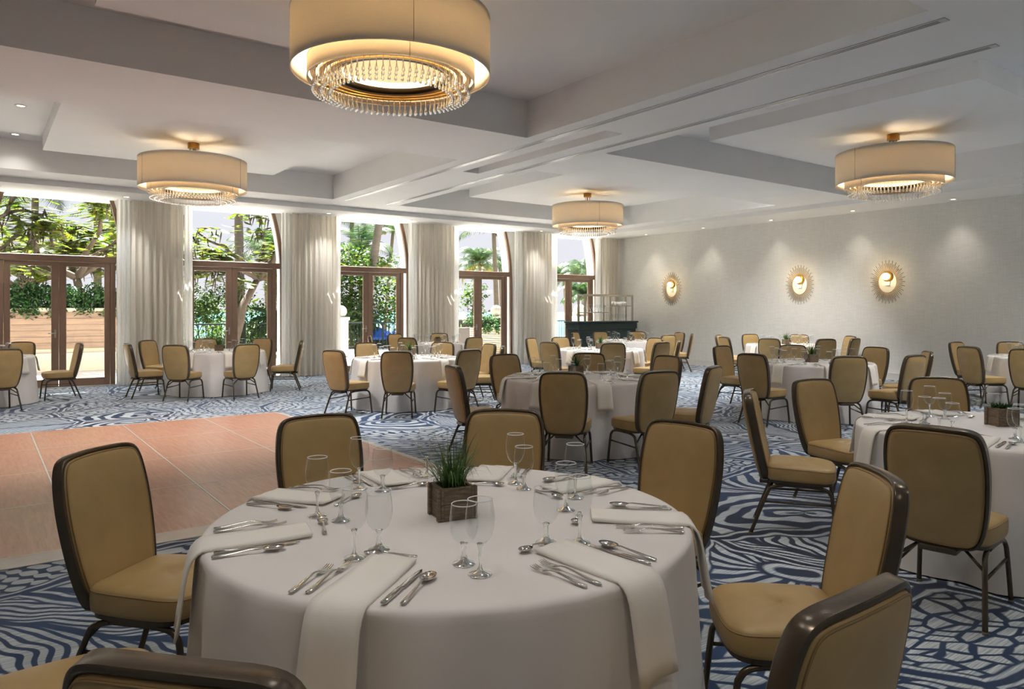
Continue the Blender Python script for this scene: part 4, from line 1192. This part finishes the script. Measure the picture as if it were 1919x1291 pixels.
def palm(base, top, label, n=17, L=2.1, r_=0.13, seed=0, gold=0, low=0.35, group='coconut palms beyond the terrace'):
    rnd = random.Random(seed); b, tp = Vector(base), Vector(top)
    t = thing('palm_tree', base, 0, label, 'palm', group)
    m_ = MB(); pts = []; rd = []
    for i in range(15):
        u = i / 14; q = (tp - b) * u; q.x = (tp.x - b.x) * (u ** 1.35); q.y = (tp.y - b.y) * (u ** 1.35)
        pts.append(q); rd.append(r_ * (1.25 - 0.45 * u) + (0.008 if i % 2 else 0) + (0.06 if i == 0 else 0))
    m_.tube(pts, rd, 10); m_.build('trunk', 'palm_bark', t)
    for k in range(n):
        gd = k < gold
        key = (round(L, 1), k % 3, gd)
        el = -0.9 if gd else rnd.uniform(-low - 0.35, 0.55)
        if key not in FR: FR[key] = frond_mesh(L, k % 3).build('frond', 'palm_leaf_gold' if gd else 'palm_leaf', t); o = FR[key]
        else: o = inst(FR[key], t)
        o.location = tp - b + Vector((0, 0, -0.12 if gd else 0.0)); o.rotation_euler = (rnd.uniform(-.2, .2), -el, k * 2.399 + rnd.uniform(-.2, .2))
    m_ = MB()
    for k in range(5): m_.lathe([(0, -0.11), (0.08, -0.07), (0.10, 0), (0.07, 0.08), (0, 0.11)], 8, (0.17 * math.cos(k * 1.25), 0.17 * math.sin(k * 1.25), tp.z - b.z - 0.25))
    m_.build('coconuts', 'palm_leaf_gold', t)
palm((13.41, 30, -3.0), (14.64, 30, 6.19), 'thick leaning palm trunk seen through the blue-parasol window', 16, 2.3, 0.20, 1)
palm((15.43, 34, -3.0), (15.43, 34, 4.52), 'palm with yellowing lower fronds in the blue-parasol window', 18, 2.3, 0.12, 2, gold=6)
palm((16.17, 37, -3.0), (16.29, 37, 6.93), 'slim palm with high crown at the edge of the blue-parasol window', 15, 2.4, 0.12, 3)
palm((19.53, 40, -3.0), (20.27, 40, 6.45), 'thin curved palm with small crown in the blue-parasol window', 16, 2.4, 0.11, 4)
palm((30.69, 46, -3.0), (30.55, 46, 5.17), 'round-crowned palm framed by the slatted-planter window', 20, 2.3, 0.12, 5, gold=2)
palm((26.66, 38, -3.0), (26.29, 38, 6.6), 'tall slender palm with cut-off crown in the slatted-planter window', 16, 2.9, 0.16, 6)
palm((33.82, 52, -3.0), (34.15, 52, 5.05), 'leaning distant palm in the slatted-planter window', 12, 2.2, 0.10, 7)
palm((35.46, 50, -3.0), (35.19, 50, 5.21), 'distant palm beside the stone ball in the slatted-planter window', 14, 2.2, 0.10, 8)
palm((47.67, 56, -3.0), (47.32, 56, 4.87), 'distant palm with bushy crown in the bar window', 20, 2.4, 0.12, 9)
palm((50.11, 58, -3.0), (49.81, 58, 5.29), 'twin palm crossing its neighbour in the bar window', 18, 2.4, 0.12, 10)
palm((39.37, 44, -3.0), (39.03, 44, 4.54), 'palm with long arching fronds above the stone ball', 18, 2.6, 0.12, 12)
palm((19.97, 22, -0.01), (19.8, 22, 2.0), 'dark fan of palm fronds growing beside the bar window', 20, 1.3, 0.09, 13, low=0.1)
palm((8.74, 31, -3.0), (8.62, 31, 6.63), 'stout upright palm trunk seen through the pod-tree window', 14, 2.4, 0.19, 14)
palm((11.51, 36, -3.0), (11.3, 36, 4.45), 'slim palm trunk behind the limbs in the pod-tree window', 14, 2.2, 0.11, 15)
palm((3.45, 30, -3.0), (3.41, 30, 6.07), 'straight greenish palm trunk behind the hedge', 12, 2.3, 0.13, 16)
palm((1.55, 31, -3.0), (1.6, 31, 6.02), 'brown palm trunk behind the hedge between two pod-bearing trees', 12, 2.3, 0.13, 17)
palm((9.38, 28.5, -3.0), (9.32, 28.5, 0.9), 'short young palm behind the terrace railing', 14, 1.3, 0.09, 18)

# shrubs beyond the railing
def shrub(x0, Y, z0, h_, w_, mat, label, seed, n=4200, size=0.14, asp=0.32):
    rnd = random.Random(seed)
    t = thing('shrub', (x0, Y, z0), 0, label, 'shrub', 'shrubs around the terrace')
    bl = []
    for i in range(12): bl.append((rnd.uniform(-w_ / 2, w_ / 2), rnd.uniform(-w_ / 3, w_ / 3), h_ * rnd.uniform(0.35, 0.95), w_ * rnd.uniform(0.16, 0.30), h_ * rnd.uniform(0.08, 0.16)))
    m_ = MB(); leaves(m_, blob_pts(rnd, bl, n), size, asp, rnd, 0.4); o = m_.build('foliage', mat, t); o['kind'] = 'stuff'
    m_ = MB()
    for b in bl: m_.tube([(rnd.uniform(-.15, .15), rnd.uniform(-.15, .15), 0), (b[0] * .5, b[1] * .5, b[2] * .55), (b[0], b[1], b[2])], [0.05, 0.03, 0.012], 5)
    m_.build('stems', 'bark', t)
shrub(7.21, 29.6, -3.0, 5.6, 3.0, 'seagrape_leaf', 'tall leafy shrub behind the railing in the pod-tree window', 1, 5200)
shrub(8.9, 32.5, -3.0, 5.4, 2.8, 'seagrape_leaf', 'yellow-green shrub behind the railing by the door mullion', 2, 5200)
shrub(15.91, 31.5, -3.0, 7.4, 4.6, 'seagrape_leaf', 'broad sea-grape tree in the blue-parasol window', 3, 5200, 0.18, 0.42)
shrub(14.39, 33.0, -3.0, 6.6, 3.4, 'seagrape_leaf', 'thin-leaved sea-grape tree at the edge of the parasol window', 4, 1700, 0.18, 0.42)
shrub(12.95, 29.2, -3.0, 4.6, 2.0, 'palm_leaf', 'spiky green shrub right behind the railing of the parasol window', 5, 2200, 0.34, 0.06)
shrub(22.9, 36.0, -3.0, 6.2, 3.0, 'seagrape_leaf', 'open sea-grape branches at the edge of the slatted-planter window', 6, 900, 0.20, 0.42)
shrub(5.49, 30.0, -3.0, 5.0, 3.0, 'seagrape_leaf', 'leafy shrub beyond the end of the board-clad planter', 7)
shrub(9.83, 29.4, -3.0, 6.2, 2.4, 'seagrape_leaf', 'leafy shrub beside the jamb of the pod-tree window', 8)
shrub(17.07, 36.0, -3.0, 5.2, 4.0, 'seagrape_leaf', 'low green thicket above the blue parasols', 9, 3200, 0.18, 0.42)

# stone balls on piers
def ball(x0, Y, R, zc, label):
    t = thing('ball_finial', (x0, Y, 0), 0, label, 'finial', 'stone balls on piers')
    m_ = MB(); m_.lathe([(R * math.sin(PI * i / 16), zc - R * math.cos(PI * i / 16)) for i in range(17)], 24); m_.build('ball', 'stone_ball', t)
    m_ = MB(); h_ = zc - R
    m_.bbox(-R * 0.95, R * 0.95, -R * 0.95, R * 0.95, -0.01, h_ - 0.10, 0.01); m_.bbox(-R * 1.12, R * 1.12, -R * 1.12, R * 1.12, h_ - 0.10, h_ + 0.01, 0.012); m_.build('pier', 'cream_stucco', t)
ball(16.17, 23.2, 0.22, 1.51, 'pale stone ball behind the slatted planter')
ball(17.64, 20.0, 0.225, 1.53, 'pale stone ball on a square pier in the bar window')
ball(9.81, 23.2, 0.20, 1.49, 'pale stone ball half hidden by the parasol-window sheer')

# slatted planter
sp_ = thing('slatted_planter', (14.78, 21.2, 0), 0, 'cream slatted planter box with greenery on the terrace', 'planter')
m_ = MB(); m_.bbox(-1.05, 1.3, 0.04, 0.9, -0.01, 0.92, 0.01); m_.build('body', 'dark_roof', sp_)
m_ = MB(); m_.bbox(-1.1, 1.35, 0.0, 0.03, 0.0, 0.048, 0.005); sl = m_.build('slat', 'slat_cream', sp_)
for i in range(14):
    o = sl if i == 0 else inst(sl, sp_)
    o.location = (0, 0, 0.01 + i * 0.066)
m_ = MB(); bl = [(rnd.uniform(-1, 1.2), rnd.uniform(0.1, 0.7), rnd.uniform(0.98, 1.2), 0.24, 0.17) for _ in range(16)] + [(rnd.uniform(-1, 1.2), 0.0, rnd.uniform(0.8, 1.0), 0.12, 0.14) for _ in range(8)]
leaves(m_, blob_pts(rnd, bl, 3400), 0.10, 0.32, rnd, 0.35); o = m_.build('foliage', 'hedge_leaf', sp_); o['kind'] = 'stuff'

# parasols and gazebo down on the beach
def parasol(x0, Y, ztop, R, label):
    h_ = ztop + 3.0
    t = thing('beach_parasol', (x0, Y, -3.0), 0, label, 'parasol', 'blue beach parasols')
    m_ = MB(); m_.lathe([(0.0, h_), (R * 0.5, h_ - 0.22 * R), (R, h_ - 0.55 * R), (R, h_ - 0.55 * R - 0.10), (R * 0.97, h_ - 0.55 * R), (0.0, h_ - 0.04)], 8, smooth=False); m_.build('canopy', 'parasol_blue', t)
    m_ = MB(); m_.tube([(0, 0, 0), (0, 0, h_ + 0.1)], 0.03, 6); m_.build('pole', 'white_paint', t)
parasol(13.86, 28.6, 0.81, 0.75, 'blue beach parasol standing highest below the railing')
parasol(15.16, 29.6, 0.66, 0.8, 'blue beach parasol beside the door post of the parasol window')
parasol(14.62, 30.6, 0.28, 0.7, 'lowest blue beach parasol close under the railing')
gt_ = thing('beach_gazebo', (27.99, 44, -3.0), 0, 'dark-roofed beach hut with white crossed braces', 'hut')
m_ = MB(); m_.bbox(-2.2, 2.2, 0, 3.0, 2.2, 3.9, 0.02); m_.build('dark_wall', 'dark_roof', gt_)
m_ = MB(); m_.bbox(-2.5, 2.5, -0.3, 3.3, 3.9, 4.05, 0.02); m_.build('roof', 'white_paint', gt_)
m_ = MB(); m_.bbox(-2.2, 2.2, 0, 3.0, 0.0, 2.2, 0.02); m_.build('base_wall', 'cream_stucco', gt_)
for x in (-2.1, -0.7, 0.7, 2.1):
    m_ = MB(); m_.box(x - 0.06, x + 0.06, -0.12, -0.02, 0.0, 3.9); m_.build('post', 'white_paint', gt_)
for x in (-2.1, -0.7, 0.7):
    for d in (0, 1):
        m_ = MB(); m_.tube([(x, -0.10 - 0.01 * d, 2.2 if d else 3.8), (x + 1.4, -0.10 - 0.01 * d, 3.8 if d else 2.2)], 0.05, 4); m_.build('brace', 'white_paint', gt_)
